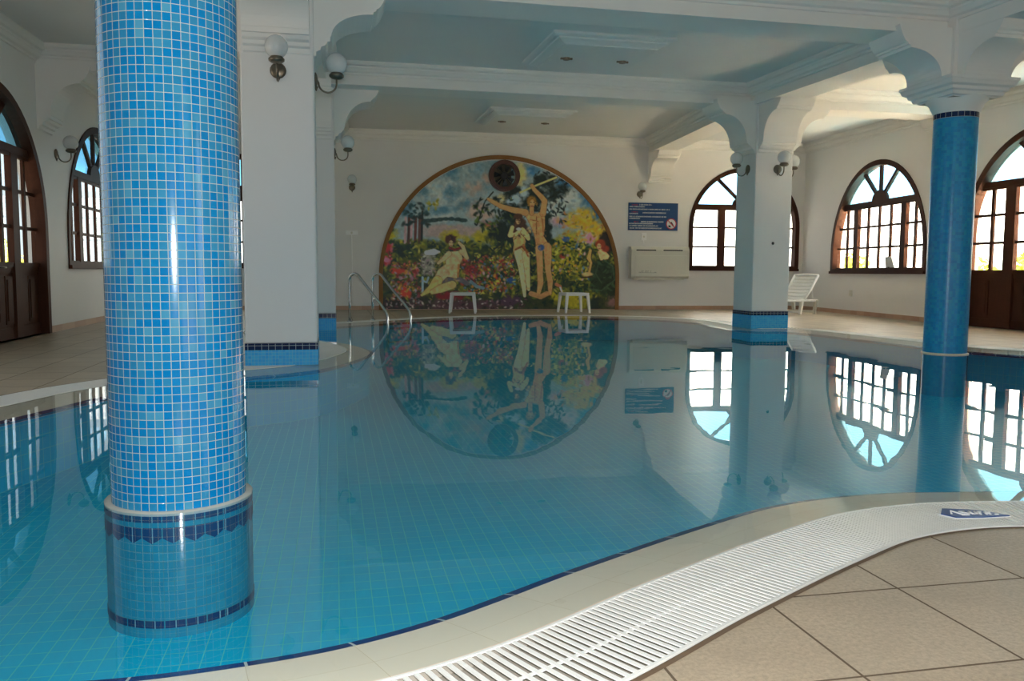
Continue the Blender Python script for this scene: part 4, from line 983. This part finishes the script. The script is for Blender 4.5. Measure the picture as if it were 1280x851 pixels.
# ------------------------------------------------------------ sun lounger
def lounger():
    ang = math.atan2(-0.44, -0.90)
    t = thing('sun_lounger', 'white plastic sun lounger with raised back in the far right corner', 'sun lounger', (11.22, 18.95, 0), ang)
    W = 0.33; ZS = 0.36; bx, bz = -0.56, 0.60    # x towards the foot end
    def curved(a, b, sag, n=8): return [Vector(a).lerp(Vector(b), i/n)-Vector((0, 0, sag*math.sin(PI*i/n))) for i in range(n+1)]
    # back
    bk = MB()
    for s in (-1, 1): bk.tube([(0.02, s*W, ZS), (bx*0.5, s*W, ZS+bz*0.47), (bx, s*W, ZS+bz)], 0.030, 10)
    bk.tube([(bx, -W, ZS+bz), (bx-0.02, 0, ZS+bz+0.015), (bx, W, ZS+bz)], 0.034, 10)
    back = bk.build('backrest', m_white, t)
    for k in range(7):
        f0, f1 = 0.03+k*0.137, 0.03+k*0.137+0.112; mb = MB()
        n = 6; vs = []
        for i in range(n+1):
            y = -W+2*W*i/n; sg = -0.02*math.sin(PI*i/n)
            for f in (f0, f1): vs.append((bx*f+sg*0.7, y, ZS+bz*f+sg*0.7))
        vs2 = [(x-0.012, y, z-0.012) for x, y, z in vs]; N = len(vs)
        fs = [(2*i, 2*i+2, 2*i+3, 2*i+1) for i in range(n)]+[(N+2*i+1, N+2*i+3, N+2*i+2, N+2*i) for i in range(n)]
        for i in range(n): fs += [(2*i, N+2*i, N+2*i+2, 2*i+2), (2*i+1, 2*i+3, N+2*i+3, N+2*i+1)]
        fs += [(0, 1, N+1, N), (2*n+1, 2*n, N+2*n, N+2*n+1)]
        mb.add(vs+vs2, fs); fixn(mb.build('slat', m_white, back))
    # seat
    st = MB()
    for s in (-1, 1): st.tube([(-0.55, s*W, ZS-0.03), (0.0, s*W, ZS-0.02), (1.28, s*W, ZS-0.02)], 0.030, 10)
    st.tube([(1.28, -W, ZS-0.02), (1.28, W, ZS-0.02)], 0.03, 10); seat = st.build('seat_frame', m_white, t)
    for k in range(9):
        x0 = 0.06+k*0.135; mb = MB(); n = 6
        for i in range(n):
            y0, y1 = -W+2*W*i/n, -W+2*W*(i+1)/n; za, zb = ZS-0.025*math.sin(PI*i/n), ZS-0.025*math.sin(PI*(i+1)/n)
            mb.hexa([(x0, y0, za-0.012), (x0+0.115, y0, za-0.012), (x0+0.115, y1, zb-0.012), (x0, y1, zb-0.012)], [(x0, y0, za), (x0+0.115, y0, za), (x0+0.115, y1, zb), (x0, y1, zb)])
        mb.build('slat', m_white, seat)
    # flat trough legs, joined by a foot bar
    for x, m2 in ((0.12, m_white), (-0.50, m_cream), (1.08, m_white)):
        mb = MB()
        for s in (-1, 1):
            mb.hexa([(x-0.03, s*W*0.86-0.035, 0), (x+0.03, s*W*0.86-0.035, 0), (x+0.03, s*W*0.86+0.035, 0), (x-0.03, s*W*0.86+0.035, 0)], [(x-0.045, s*W-0.04, ZS-0.01), (x+0.045, s*W-0.04, ZS-0.01), (x+0.045, s*W+0.04, ZS-0.01), (x-0.045, s*W+0.04, ZS-0.01)])
        mb.box(x-0.03, x+0.03, -W*0.86, W*0.86, 0.03, 0.085); mb.build('leg_frame', m2, t, bevel=0.008)
    for s in (-1, 1):
        mb = MB(); mb.tube([(bx*0.62, s*W*0.8, ZS+bz*0.6), (-0.5, s*W*0.8, ZS-0.03)], 0.014, 8); mb.build('back_prop', m_white, t)
lounger()

# ------------------------------------------------------------ maker's plaque on the grating
def plaque():
    p = Vector((2.58, 2.93, 0.0045)); t = thing('grating_plaque', 'small blue plaque with white script lying on the pool grating', 'plaque', p, math.radians(-14))
    fn = lambda a, b, d: Vector((a, b, d))
    poly = [(-0.125, -0.015), (-0.085, 0.062), (0.02, 0.055), (0.085, 0.030), (0.15, -0.025), (0.03, -0.052), (-0.085, -0.062)]
    mb = MB(); mb.prism([(x*1.06, y*1.12+0.004) for x, y in poly], fn, -0.001, 0.002); fixn(mb.build('white_border', m_white, t))
    mb = MB(); mb.prism(poly, fn, 0.0, 0.006); fixn(mb.build('plate', m_bluelogo, t))
    mb = MB(); z = 0.007
    for st in ([(-0.085, -0.022), (-0.07, 0.022), (-0.045, -0.03)], [(-0.05, -0.035), (-0.02, -0.035), (-0.01, -0.015), (-0.03, -0.005), (-0.04, 0.01), (-0.015, 0.018)], [(0.0, 0.012), (0.003, -0.02), (0.022, -0.022), (0.024, 0.012)], [(0.034, -0.025), (0.036, 0.01), (0.05, 0.008)],
               [(0.06, -0.022), (0.062, 0.008)], [(0.074, -0.022), (0.072, 0.022)], [(0.064, 0.008), (0.086, 0.006)], [(0.092, -0.02), (0.108, -0.018)]):
        mb.tube([(x, y, z) for x, y in st], 0.0042, 6)
    mb.build('script_letters', m_white, t)
plaque()
# small dark slot on the white tip of the grating
# ------------------------------------------------------------ garden outside
def shrub(x, y, r, h, label, seed):
    rng = random.Random(seed); mb = MB()
    for _ in range(900):
        th, ph = rng.uniform(0, 2*PI), math.acos(rng.uniform(-1, 1)); q = rng.uniform(0.55, 1.0)
        c = Vector((r*q*math.sin(ph)*math.cos(th), r*q*math.sin(ph)*math.sin(th), h*0.55+h*0.45*q*math.cos(ph)))
        a = Vector((rng.gauss(0, 1), rng.gauss(0, 1), rng.gauss(0, 1))).normalized(); b = a.cross(Vector((rng.gauss(0, 1), rng.gauss(0, 1), rng.gauss(0, 1)))).normalized(); s = rng.uniform(0.05, 0.11)
        mb.add([c-a*s*1.6, c+b*s*0.6, c+a*s*1.6, c-b*s*0.6], [(0, 1, 2, 3)])
    t = thing('garden_shrub', label, 'shrub', (x, y, -0.14), group='shrubs outside the windows')
    mb.build('foliage', m_leaf, t)
    mb = MB()
    for k in range(5): a = 2*PI*k/5; mb.tube([(0.05*math.cos(a), 0.05*math.sin(a), 0), (0.3*r*math.cos(a), 0.3*r*math.sin(a), h*0.6)], 0.025, 6)
    mb.build('stems', m_wood, t)
shrub(16.6, 25.0, 1.2, 1.9, 'pale leafy shrub outside the far right window', 1)
shrub(16.8, 19.8, 1.0, 1.7, 'pale leafy shrub outside the right arched window, at its left', 2)
shrub(16.2, 16.4, 1.0, 1.8, 'pale leafy shrub outside the right arched window, near the column', 3)
shrub(16.0, 13.6, 1.0, 1.8, 'pale leafy shrub outside the right wooden door', 4)
shrub(-7.6, 17.0, 1.1, 2.2, 'pale leafy shrub outside the left wooden door', 5)
shrub(-8.4, 22.5, 1.1, 2.0, 'pale leafy shrub outside the left arched window', 6)
